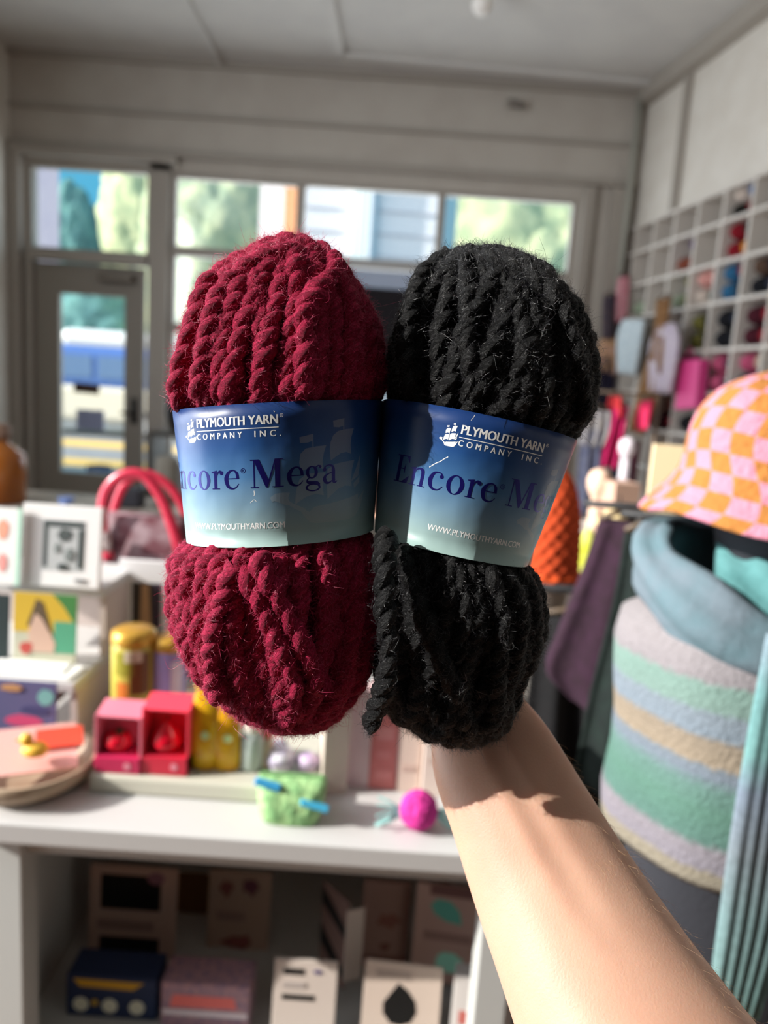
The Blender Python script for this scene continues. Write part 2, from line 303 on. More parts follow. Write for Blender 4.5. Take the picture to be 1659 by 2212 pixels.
def rect(x0, y0, x1, y1, Y=None, rest=None):
    xc = (x0 + x1) / 2
    if rest is not None: b = PZ(xc, y1, rest); Y = b[1]
    t, b = PY(xc, y0, Y), PY(xc, y1, Y); D = (((t + b) / 2) - CAM) @ FW
    return (t[0] + b[0]) / 2, Y, b[2], (x1 - x0) * D / F, t[2] - b[2]     # xc, Y, z bottom, width, height
TONE = 1.
def toned(h, k, f=1.):      # scale a colour's brightness and saturation
    r_ = [int(h[i:i + 2], 16) for i in (0, 2, 4)]; m_ = sum(r_) / 3
    return ''.join('%02X' % max(0, min(250, int((m_ + (c_ - m_) * f) * k))) for c_ in r_)
def panel_thing(name, label, cat, px, color, Y=None, rest=None, th=.006, prints=(), lean=0, yaw=0, group=None, m=None, part='board', bev=.0008, holder=None):
    """upright board, card, frame or box: px rect of its front; prints = (name,u0,v0,u1,v1,colour[,poly]) raised by a hair"""
    xc, Y, z0, w_, h_ = rect(*px, Y=Y, rest=rest); t = thing(name, (xc, Y, z0), label, cat, group)
    R_ = RZ(yaw) @ RX(-lean); m = m or M(toned(color, TONE), rough=.6)
    def T(mb):
        for a in mb.v:
            for i in range(len(a)): a[i] = np.array(R_ @ Vector(a[i])) + (xc, Y, z0)
        return mb
    obj(part, T(MB().bb(-w_ / 2, w_ / 2, 0, th, 0, h_, bev)), m, t)
    for i, p in enumerate(prints):
        nm, u0, v0, u1, v1, c = p[:6]; X = lambda u: (u - .5) * w_
        dpt = .0006 + .0003 * i
        if len(p) > 6: mb = MB().prism([(X(u0 + (u1 - u0) * a), h_ * (v0 + (v1 - v0) * b)) for a, b in p[6]], -dpt, .0001)
        else: mb = MB().bb(X(u0), X(u1), -dpt, .0001, h_ * v0, h_ * v1)
        obj(nm, T(mb), M(toned(c, TONE) if max(c[:2], c[2:4], c[4:6]) > '10' else c, rough=.6), t)
    return t
def ell(n=20, seed=None, j=0.):
    r = random.Random(seed); return [(.5 + (.5 - j * r.random()) * math.cos(2 * math.pi * i / n), .5 + (.5 - j * r.random()) * math.sin(2 * math.pi * i / n)) for i in range(n)]

# left: white stepped riser with prints
RWH = mat('riser_white', 'C8C6C4', rough=.5); RPK = mat('riser_side', 'C4B6B0', rough=.7)
rs = thing('display_riser', (-.62, 1.40, TT), 'white two-step riser for prints at the left end of the table', 'riser')
xr = -.505; zA0, zA1, zB = .905, .925, 1.07
obj('step_board', MB().bb(-.86, -.548, 1.29, 1.62, zA0, zA1, .003), RWH, rs)
obj('top_board', MB().bb(-.86, -.545, 1.42, 1.62, zB - .02, zB, .003), RWH, rs)
obj('side_panel', MB().prism([(0, 0)] * 3, 0, 0) if 0 else MB().bb(-.560, -.548, 1.30, 1.62, TT, zA0).bb(-.557, -.545, 1.43, 1.62, zA1, zB - .02), RPK, rs)
obj('back_panel', MB().bb(-.86, -.552, 1.60, 1.615, TT, zA0).bb(-.86, -.552, 1.60, 1.615, zA1, zB - .02), RPK, rs)
panel_thing('framed_print', 'white framed black and white block print standing on the top step', 'picture', (42, 1094, 212, 1268), 'EDEBE9', rest=zB, th=.014, lean=7, part='frame', prints=[
    ('print', .26, .20, .80, .82, 'B9BCBC'), ('ink_border', .27, .24, .33, .80, '3C4544'), ('ink_border', .72, .24, .79, .72, '3C4544'), ('ink_border', .30, .74, .78, .81, '3C4544'),
    ('ink_shape', .42, .55, .66, .74, '4A5150', ell(14, 3, .2)), ('ink_shape', .40, .40, .52, .56, '7F8684', ell(12, 5, .25)), ('ink_shape', .55, .30, .68, .50, '777E7C', ell(12, 8, .25)), ('ink_shape', .45, .20, .62, .30, '39413F', ell(12, 9, .2)), ('signature', .70, .07, .82, .12, '8B8B8B')])
panel_thing('greeting_card', 'white card with coral blots and a mint edge at the photo left edge', 'card', (-60, 1098, 40, 1262), 'EFEDE9', rest=zB, th=.004, lean=7, prints=[
    ('mint_edge', .90, 0, 1, 1, 'B5DCC8'), ('blot', .45, .58, .74, .86, 'EFA489', ell(14, 2, .1)), ('blot', .50, .15, .72, .42, 'EFA098', ell(14, 4, .1))])
panel_thing('painting_card', 'small painting of a figure on yellow and green on the lower step', 'picture', (25, 1285, 162, 1436), 'B7B7A0', rest=zA1, th=.004, lean=5, prints=[
    ('yellow_field', 0, .45, 1, 1, 'C9A62E'), ('green_field', .60, .55, 1, 1, '3E7A3C', [(0, 1), (1, 1), (1, 0), (.5, .6)]), ('teal_field', .65, .18, 1, .62, '4F9A78'), ('dark_hair', .22, .45, .62, .92, '5B4A33', [(0, .2), (.35, 1), (.6, .9), (1, 0), (.6, .2), (.3, .1)]),
    ('face', .24, .18, .68, .72, 'C9A894', [(.1, 0), (0, .5), (.25, 1), (.5, .85), (1, .25), (.95, 0)]), ('red_dress', .08, .12, .36, .34, 'B5483F', ell(12, 6, .2))])
panel_thing('dark_card', 'dark blue-black card beside the small painting at the photo left edge', 'card', (-70, 1285, 16, 1425), '1F2D2E', rest=zA1, th=.004, lean=5)
pp = obj('paper_sheet', MB().box((-.64, 1.335, zA1 + .003), (.16, .07, .003), RZ(-4)).box((-.66, 1.34, zA1 + .006), (.15, .06, .003), RZ(5)), M('DEDDDA')); tag(pp, 'loose white papers lying on the lower step of the riser', 'paper')
panel_thing('patterned_print', 'purple patterned print with pink and teal blots under the riser step', 'picture', (-60, 1474, 118, 1640), '57557C', rest=TT, th=.004, lean=4, prints=[
    ('blot', .35, .42, .86, .58, 'C4436E', ell(14, 1, .1)), ('blot', .75, .70, .98, .92, '6FA6A4', ell(14, 3, .1)), ('blot', .55, .58, .95, .70, '3A3A66', ell(14, 5, .1)), ('blot', .45, .25, .62, .40, 'A8612E', ell(14, 7, .1)), ('blot', .66, .30, .98, .44, '8D86AE', ell(14, 2, .1)), ('blot', .82, .05, .99, .22, '3E7A50', ell(14, 9, .1)), ('blot', .3, .86, .6, .95, 'B98A5A', ell(14, 9, .1))])
# bowl with card and yellow duck
bw = thing('wooden_bowl', (-.575, 1.16, TT), 'round pale wooden bowl at the left front of the table', 'bowl')
bc = (-.575, 1.165, TT)
obj('bowl_body', MB().lathe(bc, [(.06, 0), (.085, .004), (.105, .022), (.112, .045), (.107, .046), (.098, .024), (.08, .01), (.01, .008)], 40), mat('pale_wood', 'B7A189', rough=.5, c2='AA927A', nscale=20), bw, smooth=True)
pc = obj('picture_card', MB().box((-.575, 1.165, TT + .056), (.155, .115, .003), RZ(24) @ RX(14)), M('DDA79E')); tag(pc, 'pink card lying tilted in the wooden bowl', 'card')
obj('red_corner', MB().box((-.535, 1.196, TT + .066), (.075, .05, .0015), RZ(24) @ RX(14)), M('DB4A33'), pc)
dk = thing('yellow_duck', (-.55, 1.15, TT + .06), 'small yellow toy duck sitting on the card in the wooden bowl', 'toy')
YD = mat('duck_yellow', 'E8B43A', rough=.5)
obj('duck_body', MB().lathe((-.548, 1.135, TT + .062), [(.004, 0), (.014, .004), (.018, .012), (.014, .020), (.004, .024)], 18, sx=1.25), YD, dk, smooth=True)
obj('duck_head', MB().lathe((-.562, 1.135, TT + .080), [(.002, 0), (.009, .004), (.011, .011), (.008, .018), (.001, .021)], 16), YD, dk, smooth=True)
obj('duck_bill', MB().lathe((-.573, 1.131, TT + .088), [(.001, 0), (.004, .002), (.001, .005)], 10, sx=1.6), M('E27A2E'), dk, smooth=True)
# tray riser and the things on it
tr_ = obj('cream_riser', MB().bb(-.462, -.072, 1.14, 1.36, TT, TT + .032, .006), mat('cream_acrylic', 'C4C1B2', rough=.4)); tag(tr_, 'long low cream riser block across the middle of the table', 'riser')
TR = TT + .032
def sq_box(name, label, px, c_top, c_front, item):
    xc, Y, z0, w_, h_ = rect(*px, rest=TR); t = thing(name, (xc, Y, z0), label, 'gift box')
    d = .055; A = mat('acrylic_' + c_top, c_top, rough=.15, spec=.6)
    obj('box_base', MB().bb(xc - w_ / 2, xc + w_ / 2, Y, Y + d, z0, z0 + h_ * .28, .003), M(c_front, rough=.3), t)
    obj('box_back', MB().bb(xc - w_ / 2, xc + w_ / 2, Y + d - .004, Y + d, z0, z0 + h_, .002), A, t)
    for x_ in (xc - w_ / 2, xc + w_ / 2 - .003): obj('box_side', MB().bb(x_, x_ + .003, Y + .004, Y + d, z0, z0 + h_ * .96), A, t)
    obj('box_lid', MB().box((xc, Y + d * .55, z0 + h_ * .98), (w_, d * .9, .003), RX(12), .001), A, t)
    obj('round_sticker', MB().tube([(xc + w_ * .22, Y - .001, z0 + h_ * .14), (xc + w_ * .22, Y, z0 + h_ * .14)], .006, 14), M('D98A98'), t)
    return t, xc, Y, z0, w_, h_
t, xc, Y, z0, w_, h_ = sq_box('berry_gift_box', 'pink clear gift box holding a red tomato shaped candle', (202, 1545, 303, 1672), 'E77F93', 'C22A55', 0)
cn = thing('red_candle', (xc - .012, Y + .025, z0 + h_ * .28), 'round red candle with a dark green top inside the pink box', 'candle')
obj('candle_body', MB().lathe((xc - .008, Y + .028, z0 + h_ * .28), [(.004, 0), (.017, .004), (.023, .016), (.019, .029), (.004, .034)], 22), mat('red_wax', 'D1122C', rough=.2, sss=.0), cn, smooth=True)
obj('green_top', MB().lathe((xc - .006, Y + .028, z0 + h_ * .28 + .032), [(.009, 0), (.006, .003), (.002, .007)], 8), M('2F4A2B'), cn)
t, xc, Y, z0, w_, h_ = sq_box('pear_gift_box', 'red clear gift box holding a red pear shaped candle', (304, 1530, 405, 1676), 'F5465C', 'C8283F', 0)
cn = thing('pear_candle', (xc, Y + .025, z0 + h_ * .28), 'red pear shaped candle inside the red box', 'candle')
obj('candle_body', MB().lathe((xc - .004, Y + .028, z0 + h_ * .28), [(.006, 0), (.022, .006), (.026, .018), (.020, .032), (.011, .044), (.008, .050), (.002, .053)], 22), mat('red_wax', 'D1122C', rough=.2), cn, smooth=True)
obj('stem', MB().tube([(xc - .004, Y + .028, z0 + h_ * .28 + .05), (xc - .001, Y + .028, z0 + h_ * .28 + .062)], .0015, 6), M('4A2A1C'), cn)
def tin(px, c, lab, bands, cap='C99A3E', rest=TT, dy=0):
    x0, y0, x1, y1 = px; xc, Y, z0, w_, h_ = rect(*px, rest=rest); Y += w_ / 2; r = w_ / 2
    t = thing('gift_tin', (xc, Y, z0), lab, 'tin'); 
    obj('tin_body', MB().lathe((xc, Y, z0), [(r * .96, 0), (r, .003), (r, h_ * .84), (r * .97, h_ * .86)], 30), M(c, rough=.35), t, smooth=True)
    obj('lid', MB().lathe((xc, Y, z0 + h_ * .86), [(r * 1.02, 0), (r * 1.03, h_ * .02), (r * 1.0, h_ * .11), (r * .8, h_ * .14)], 30), mat('gold_' + cap, cap, rough=.3, metal=.4), t, smooth=True)
    for z, hh, a0, a1, bcol in bands:
        rings = []
        for zz in (z0 + z * h_, z0 + (z + hh) * h_): rings.append([(xc + (r + .0006) * math.cos(math.radians(a)), Y + (r + .0006) * math.sin(math.radians(a)), zz) for a in np.linspace(a0, a1, 14)])
        obj('print_patch', MB().loft(rings, cap=False, closed=False), M(bcol, rough=.4), t)
    return t
# back step for the tins
o_ = obj('wood_block', MB().bb(-.50, -.28, 1.40, 1.50, TT, TT + .05, .004), M('B7A48C')); tag(o_, 'plain wooden block raising the two tins behind the red boxes', 'block')
TB = TT + .05
tin((225, 1372, 320, 1570), 'B7A84A', 'tall gold and brown patterned tin behind the red boxes', [(.55, .25, 235, 290, '8F8A2E'), (.10, .38, 240, 275, 'C9722E'), (.35, .45, 280, 330, '6B3F1D'), (.70, .12, 265, 310, 'D9CDBB')], rest=TB)
tin((318, 1386, 392, 1565), '9C8FC4', 'lilac tin with a gold lid beside the gold patterned tin', [(.05, .3, 230, 300, 'B07FA8'), (.35, .4, 290, 330, 'D8CFE4')], rest=TB)
def pouch(px, c, lab, prints=(), dy=.0):
    xc, Y, z0, w_, h_ = rect(*px, rest=TR); t = thing('candy_bag', (xc, Y + .015, z0), lab, 'bag')
    rings = []
    for k, (f, wd, dp) in enumerate([(0, .85, .55), (.03, 1, .9), (.25, 1.02, 1), (.6, .95, .8), (.85, .8, .35), (.93, .62, .15), (1, .8, .12)]):
        rings.append([(xc + wd * w_ / 2 * math.cos(a) * (1 + .06 * math.sin(3 * a + k)), Y + .015 + .016 * dp * math.sin(a), z0 + f * h_) for a in np.linspace(0, 2 * math.pi, 20, endpoint=False)])
    obj('bag_body', MB().loft(rings), mat('film_' + c, c, rough=.25, c2='D89A1C', nscale=60), t, smooth=True)
    obj('seal_strip', MB().box((xc, Y + .015, z0 + h_ * .95), (w_ * .7, .003, h_ * .06)), M('E9D36A'), t)
    obj('round_label', MB().lathe((xc + w_ * .1, Y - .002, z0 + h_ * .45), [(w_ * .16, 0), (w_ * .16, .001)], 14, rot=RX(90)), M('B9C98A'), t)
    return t
pouch((408, 1488, 468, 1668), 'E3B41E', 'yellow sweet bag standing next to the red gift box')
pouch((456, 1500, 516, 1670), 'DDAA1C', 'yellow sweet bag second from the red gift box')
def jar(px, c, lab, lidc='D9D2C6', group=None):
    xc, Y, z0, w_, h_ = rect(*px, rest=TR); Y += w_ / 2; r = w_ / 2; t = thing('small_jar', (xc, Y, z0), lab, 'jar', group)
    obj('jar_body', MB().lathe((xc, Y, z0), [(r * .8, 0), (r, h_ * .08), (r, h_ * .6), (r * .75, h_ * .75)], 20), M(c, rough=.25), t, smooth=True)
    obj('lid', MB().lathe((xc, Y, z0 + h_ * .75), [(r * .82, 0), (r * .85, h_ * .04), (r * .85, h_ * .22), (r * .78, h_ * .25)], 20), M(lidc), t, smooth=True)
jar((514, 1560, 566, 1672), 'A9B3AE', 'grey glass jar with a pale lid beside the yellow bags')
jar((556, 1575, 590, 1664), 'BFA99A', 'small beige jar behind the wrapped sweets', 'B96A52')
def sweet(px, c, c2, lab, yaw=0):
    xc, Y, z0, w_, h_ = rect(*px, rest=TR); t = thing('wrapped_soap', (xc, Y + .02, z0), lab, 'soap'); r = h_ / 2
    obj('soap_body', MB().lathe((xc, Y + .02, z0), [(r * .5, 0), (r * 1.0, r * .25), (r * 1.15, r), (r * .9, r * 1.6), (r * .3, r * 1.9)], 18, sx=w_ / h_ * .8, fn=lambda a, z: 1 + .05 * math.sin(5 * a)), mat('wrap_' + c, c, rough=.35, c2=c2, nscale=90), t, smooth=True)
    obj('paper_band', MB().lathe((xc, Y + .02, z0 + r * .7), [(r * 1.18, 0), (r * 1.18, r * .35)], 18, sx=w_ / h_ * .82), M('9A8FA6'), t, smooth=True)
sweet((568, 1622, 636, 1672), 'E4E0EA', 'B9AEC9', 'white wrapped soap on the right of the cream riser')
sweet((634, 1636, 690, 1674), 'B79CC8', 'DCC7DE', 'lilac wrapped soap at the right end of the cream riser')
sweet((578, 1608, 622, 1640), 'CFCBD8', 'A9A3B8', 'grey wrapped soap resting behind the white one')
# standing boards behind
panel_thing('tall_beige_box', 'tall plain beige box standing right of the cream riser', 'box', (700, 1480, 756, 1718), 'C9BDB0', rest=TT, th=.05, yaw=12)
panel_thing('tall_white_box', 'tall white box standing left of the pink sleeve box', 'box', (752, 1490, 806, 1700), 'E3D3D3', rest=TT, th=.04, yaw=-6)
panel_thing('pink_sleeve_box', 'narrow dusty pink boxed soap standing in a row', 'box', (802, 1478, 862, 1706), 'CF7F7B', rest=TT, th=.04, prints=[('label_patch', .2, .48, .8, .6, 'DE9A97'), ('label_patch', .25, .3, .75, .38, 'D98F8B'), ('label_patch', .2, .1, .8, .2, 'D98F8B')], bev=.002)
panel_thing('cream_sleeve_box', 'narrow cream boxed soap right of the dusty pink one', 'box', (864, 1482, 914, 1712), 'DBC6B8', rest=TT, th=.04, prints=[('label_patch', .2, .55, .8, .62, 'C9AFA2'), ('label_patch', .2, .2, .8, .26, 'C9AFA2')], bev=.002)
panel_thing('pale_sleeve_box', 'pale beige boxed soap half hidden by the forearm', 'box', (917, 1484, 972, 1722), 'E0CFC3', rest=TT, th=.04, prints=[('label_patch', .2, .3, .8, .36, 'CDB8AC')], bev=.002)
# white photo frame behind tins
panel_thing('photo_frame', 'white frame with a brown photo behind the gold tin', 'picture', (256, 1212, 372, 1560), 'E3E1E2', Y=1.56, th=.012, part='frame', prints=[('photo', .24, .2, .78, .87, '3A332E'), ('figure', .30, .2, .68, .86, 'B48C66', [(.2, 0), (.1, .3), (.25, .6), (.3, 1), (.65, 1), (.85, .5), (.8, 0)]), ('dark_patch', .62, .45, .78, .87, '3B2E3C')])
# red handled bag behind the frame
bg_ = thing('tote_bag', (-.46, 1.62, TT), 'patterned dark red tote bag with shiny red handles behind the prints', 'bag')
bx = PY(232, 1300, 1.66)
obj('bag_body', MB().loft([[(bx[0] + .10 + .13 * sx_ * wd, 1.70 + .05 * sy_ * dp, z) for sx_, sy_ in ((-1, -1), (-.33, -1.1), (.33, -1.1), (1, -1), (1.02, 0), (1, 1), (.33, 1.1), (-.33, 1.1), (-1, 1), (-1.02, 0))] for z, wd, dp in ((TT, 1, 1), (TT + .1, 1.03, 1.05), (TT + .25, .98, .8), (TT + .37, .95, .5))]), mat('tote_print', '5A2A33', rough=.7, c2='8A7479', nscale=25), bg_, smooth=True)
RH = mat('red_leather', 'C22743', rough=.28, spec=.6)
def hpath(pxs, Y): return smooth_path([PY(x, y, Y + dy) for x, y, dy in pxs], 8)
obj('handle', MB().tube(hpath([(236, 1210, 0), (222, 1130, 0), (228, 1065, 0), (265, 1028, 0), (310, 1028, 0), (345, 1070, 0), (370, 1130, 0), (392, 1200, 0)], 1.66), .013, 10, flat=.45, up=(0, 1, 0)), RH, bg_, smooth=True)
obj('handle', MB().tube(hpath([(268, 1215, 0), (245, 1130, 0), (262, 1060, 0), (300, 1025, 0), (345, 1035, 0), (385, 1075, 0), (420, 1160, 0)], 1.73), .011, 10, flat=.45, up=(0, 1, 0)), RH, bg_, smooth=True)
obj('metal_ring', MB().tube([PY(228, 1150, 1.64), PY(232, 1190, 1.64)], .012, 12), mat('ring_metal', 'B7A7A5', rough=.3, metal=.6), bg_, smooth=True)
# green pouch
xc, Y, z0, w_, h_ = rect(548, 1700, 700, 1790, rest=TT); gp = thing('quilted_pouch', (xc, Y + .03, TT), 'green quilted zip pouch with blue tabs at the front of the table', 'pouch')
rings = [[(xc + w_ / 2 * wd * np.sign(math.cos(a)) * abs(math.cos(a)) ** .5, Y + .035 + .032 * dp * np.sign(math.sin(a)) * abs(math.sin(a)) ** .6 , TT + f * h_ * 1.0) for a in np.linspace(0, 2 * math.pi, 40, endpoint=False)] for f, wd, dp in ((0, .78, .9), (.08, .86, 1), (.3, .93, 1.05), (.6, .98, 1), (.85, 1, .7), (.95, .99, .35), (1, .97, .15))]
obj('pouch_body', MB().loft(rings), mat('green_quilt', 'A9CE8F', rough=.9, c2='7FAE74', nscale=55, bump=.8), gp, smooth=True)
obj('zip_tab', MB().box((xc - w_ * .33, Y + .012, TT + h_ * .93), (.042, .012, .010), RY(14), .002), M('3AA3D8'), gp)
obj('zip_tab', MB().box((xc + w_ * .36, Y + .006, TT + h_ * .55), (.046, .010, .010), RY(14), .002), M('45B4DC'), gp)
obj('zip', MB().box((xc, Y + .035, TT + h_ * 1.0), (w_ * .92, .008, .006)), M('6F9A62'), gp)
# pink pompom with teal tassels
q = PZ(902, 1795, TT); pb = thing('pompom_toy', (q[0], q[1], TT), 'bright pink knitted ball with teal tassels lying on the table front', 'toy')
obj('pink_ball', MB().lathe((q[0], q[1] + .01, TT), [(.003, 0), (.017, .004), (.028, .015), (.032, .031), (.028, .047), (.017, .058), (.003, .063)], 30, fn=lambda a, z: 1 + .05 * math.sin(9 * a) * math.sin(z * 400)), mat('hot_pink_wool', 'E33BA0', rough=.9, c2='C22A84', nscale=80, bump=1.), pb, smooth=True)
TQ = mat('teal_thread', '9AD2CE', rough=.9); n__ = 0
for sg_ in (-1, 1):
    for k in range(6):
        a = (k - 2.5) * .23; r0 = .028; p = [(q[0] + sg_ * r0 * .9, q[1] + .005, TT + .03), (q[0] + sg_ * .045, q[1] + .002, TT + .028 + .030 * math.sin(a)), (q[0] + sg_ * .068, q[1] - .004 + .01 * math.cos(5 * k), max(TT + .004, TT + .022 + .055 * math.sin(a)))]
        obj('tassel', MB().tube(smooth_path(p, 4), .0017, 6), TQ, pb)

# lower shelf stock
SH = .30; TONE = 1.28      # the cards' own colours are lighter than they look in the shade of the shelf
def stock(name, lab, cat, px, c, Y=None, rest=None, prints=(), th=.02, yaw=0, lean=0): return panel_thing(name, lab, cat, px, c, Y=Y, rest=rest, th=th, prints=prints, yaw=yaw, lean=lean, bev=.001)
stock('brown_folder', 'brown card folder behind the black-windowed card on the lower shelf', 'folder', (148, 1880, 455, 2085), '6A4A2C', Y=1.50, th=.006)
stock('earring_card', 'tall pink-beige card with two black squares on the lower shelf', 'card', (188, 1885, 376, 2112), '9C8478', Y=1.36, lean=4, th=.01, prints=[('black_square', .13, .62, .82, .93, '030303'), ('black_square', .13, .06, .82, .37, '030303'), ('caption', .10, .44, .75, .52, '7C675E'), ('sticker', .66, .86, .86, .97, '74525E', ell(14))])
stock('pattern_card', 'tall beige card with dark red motifs right of the brown folder', 'card', (446, 1895, 580, 2098), '8F7A6C', Y=1.40, lean=4, th=.01, prints=[('motif', .15, .72, .42, .95, '6A3F3C', ell(12, 4, .3)), ('motif', .52, .75, .85, .97, '5A3340', ell(12, 7, .3)), ('motif', .18, .18, .85, .42, '6E3F3C', ell(12, 12, .35)), ('caption', .15, .52, .6, .6, '7B6760')])
stock('folded_leaflet', 'dark striped leaflet standing askew on the lower shelf', 'leaflet', (675, 1925, 765, 2110), '5E4A44', Y=1.30, yaw=-48, th=.004, prints=[('black_stripe', 0, .55, 1, .95, '060606', [(0, 1), (1, .3), (1, 0), (0, .5)]), ('black_stripe', 0, .08, 1, .5, '060606', [(0, 1), (1, .3), (1, 0), (0, .5)])])
stock('pale_leaflet', 'narrow pale folded leaflet beside the dark striped one', 'leaflet', (745, 1965, 785, 2118), 'A39890', Y=1.27, yaw=20, th=.004)
stock('rose_card', 'dusty rose card with faint lettering marks right of the leaflets', 'card', (780, 1915, 884, 2095), '8A6C62', Y=1.38, lean=4, th=.012, prints=[('motif', .15, .45, .9, .68, '7C5046', ell(12, 3, .3)), ('motif', .35, .2, .7, .34, '6E473E', ell(12, 6, .3)), ('band', 0, .02, 1, .16, '714A42')])
stock('leaf_card', 'rose-beige card with two teal leaf shapes on the lower shelf', 'card', (892, 1925, 1040, 2125), '94786E', Y=1.32, lean=4, yaw=-6, th=.012, prints=[('teal_leaf', .22, .62, .70, .86, '4E8A7C', [(0, .7), (.2, 1), (.6, .95), (.9, .55), (1, 0), (.5, .1), (.15, .35)]), ('teal_leaf', .32, .10, .78, .34, '7FB5A2', ell(16, 2, .1)), ('caption', .15, .44, .85, .52, '7A5F58'), ('dark_band', .2, .9, 1, 1, '5D3F3B')])
xc, Y, z0, w_, h_ = rect(142, 2100, 340, 2200, rest=SH)
nb = panel_thing('navy_gift_box', 'navy box with a gold stripe and three cream discs on the lower shelf', 'box', (142, 2112, 338, 2200), '232F4C', rest=SH, th=.07, prints=[('gold_stripe', .08, .70, .86, .93, 'B08A2C', [(0, 1), (1, .9), (.85, .1), (.1, .2)]), ('cream_disc', .08, .14, .25, .48, 'C9C3B2', ell()), ('cream_disc', .40, .14, .57, .48, 'C9C3B2', ell()), ('cream_disc', .70, .14, .87, .48, 'C9C3B2', ell()), ('gold_dot', .28, .30, .36, .45, 'A98A3A', ell(10))], bev=.004)
stock('floral_gift_box', 'pink floral box with a coral stripe on the lower shelf', 'box', (346, 2128, 540, 2250), '', rest=SH, th=.07) if 0 else panel_thing('floral_gift_box', 'pink floral box with a coral stripe on the lower shelf', 'box', (346, 2128, 538, 2262), 'C9A0A4', Y=1.20, th=.07, m=mat('floral', 'C59AA0', rough=.6, c2='9A7F95', nscale=90), prints=[('coral_stripe', .10, .62, .86, .82, 'C2635F', [(0, 0), (.05, 1), (.95, 1), (1, .1)]), ('white_band', .02, .50, .98, .58, 'CDB9BC')], bev=.004)
TONE = 1.
panel_thing('white_earring_card', 'cream card with two black bars at the front of the lower shelf', 'card', (585, 2098, 722, 2300), 'D2C5BB', Y=1.16, th=.006, lean=8, prints=[('black_bar', .14, .86, .48, .92, '050505'), ('black_bar', .14, .62, .66, .67, '050505'), ('purple_sticker', .62, .88, .76, .92, '4A3F74', ell(12)), ('caption', .14, .74, .5, .79, 'B3A8A2')])
panel_thing('drop_earring_card', 'beige card with a large black drop shape at the front of the lower shelf', 'card', (778, 2112, 948, 2330), 'C6B5A8', Y=1.16, th=.006, lean=10, yaw=-4, prints=[('black_drop', .26, .46, .70, .83, '050505', [(.42, 1), (.25, .8), (0, .5), (.02, .25), (.25, .03), (.55, 0), (.85, .1), (1, .35), (.95, .6), (.7, .85)]), ('caption', .15, .86, .6, .93, 'A8998F')])
panel_thing('small_white_box', 'small white box with a red square at the right end of the lower shelf', 'box', (975, 2120, 1048, 2260), 'C3BDB9', Y=1.17, th=.035, yaw=-10, lean=4, prints=[('red_square', .22, .30, .72, .50, 'B5625A')], bev=.002)

# ------------------------------------------------------------------ window bench with jug and dark wares, behind the table
bz = .93
wb = thing('console_table', (-1.2, 3.0, 0), 'grey-brown console behind the riser carrying the amber jug', 'table')
obj('console_top', MB().bb(-2.2, -.75, 2.75, 3.35, bz - .035, bz, .004), mat('console_paint', 'A59A8E', rough=.5), wb)
for x in (-2.15, -.82):
    for y in (2.8, 3.27): obj('leg', MB().bb(x, x + .05, y, y + .05, 0, bz - .035), mat('console_leg', '4A443E', rough=.6), wb)
obj('lower_board', MB().bb(-2.12, -.80, 2.82, 3.3, .40, .43), mat('console_leg', '4A443E'), wb)
AM = mat('amber_glaze', '9A5A1C', rough=.2, c2='8A4A18', nscale=3)
q = PY(5, 1085, 3.0); jg = thing('amber_jug', (q[0], 3.0, bz), 'large amber brown jug with a cork at the photo left edge', 'jug')
obj('jug_body', MB().lathe((q[0] - .01, 3.0, bz), [(.085, 0), (.10, .01), (.102, .17), (.095, .205), (.06, .235), (.040, .245), (.040, .262)], 32), AM, jg, smooth=True)
obj('cork', MB().lathe((q[0] - .01, 3.0, bz + .262), [(.045, 0), (.047, .02), (.045, .055), (.04, .06)], 20), M('7E6353'), jg, smooth=True)
for i, (px, c, lab) in enumerate([((215, 1055, 300, 1098), '24222A', 'dark folded cloth on the console left of the red handles'), ((128, 1072, 158, 1096), '7E93C9', 'small blue dish on the console above the framed print'), ((330, 985, 380, 1090), '6F6A60', 'grey box on the console seen beside the blue paper band')]):
    xc, Y, z0, w_, h_ = rect(*px, rest=bz); Y = min(Y, 3.2)
    if i == 1:
        o_ = obj('blue_dish', MB().lathe((xc, Y, bz), [(w_ * .3, 0), (w_ * .5, h_ * .5), (w_ * .55, h_ * .9), (w_ * .5, h_ * .9), (w_ * .3, .006)], 20), M(c), smooth=True)
    else: o_ = obj(('folded_cloth', '', 'grey_box')[i], MB().box((xc, Y + .05, bz + h_ / 2), (w_, .1, h_), RZ(4), h_ * .15), M(c))
    tag(o_, lab, ('cloth', 'dish', 'box')[i])
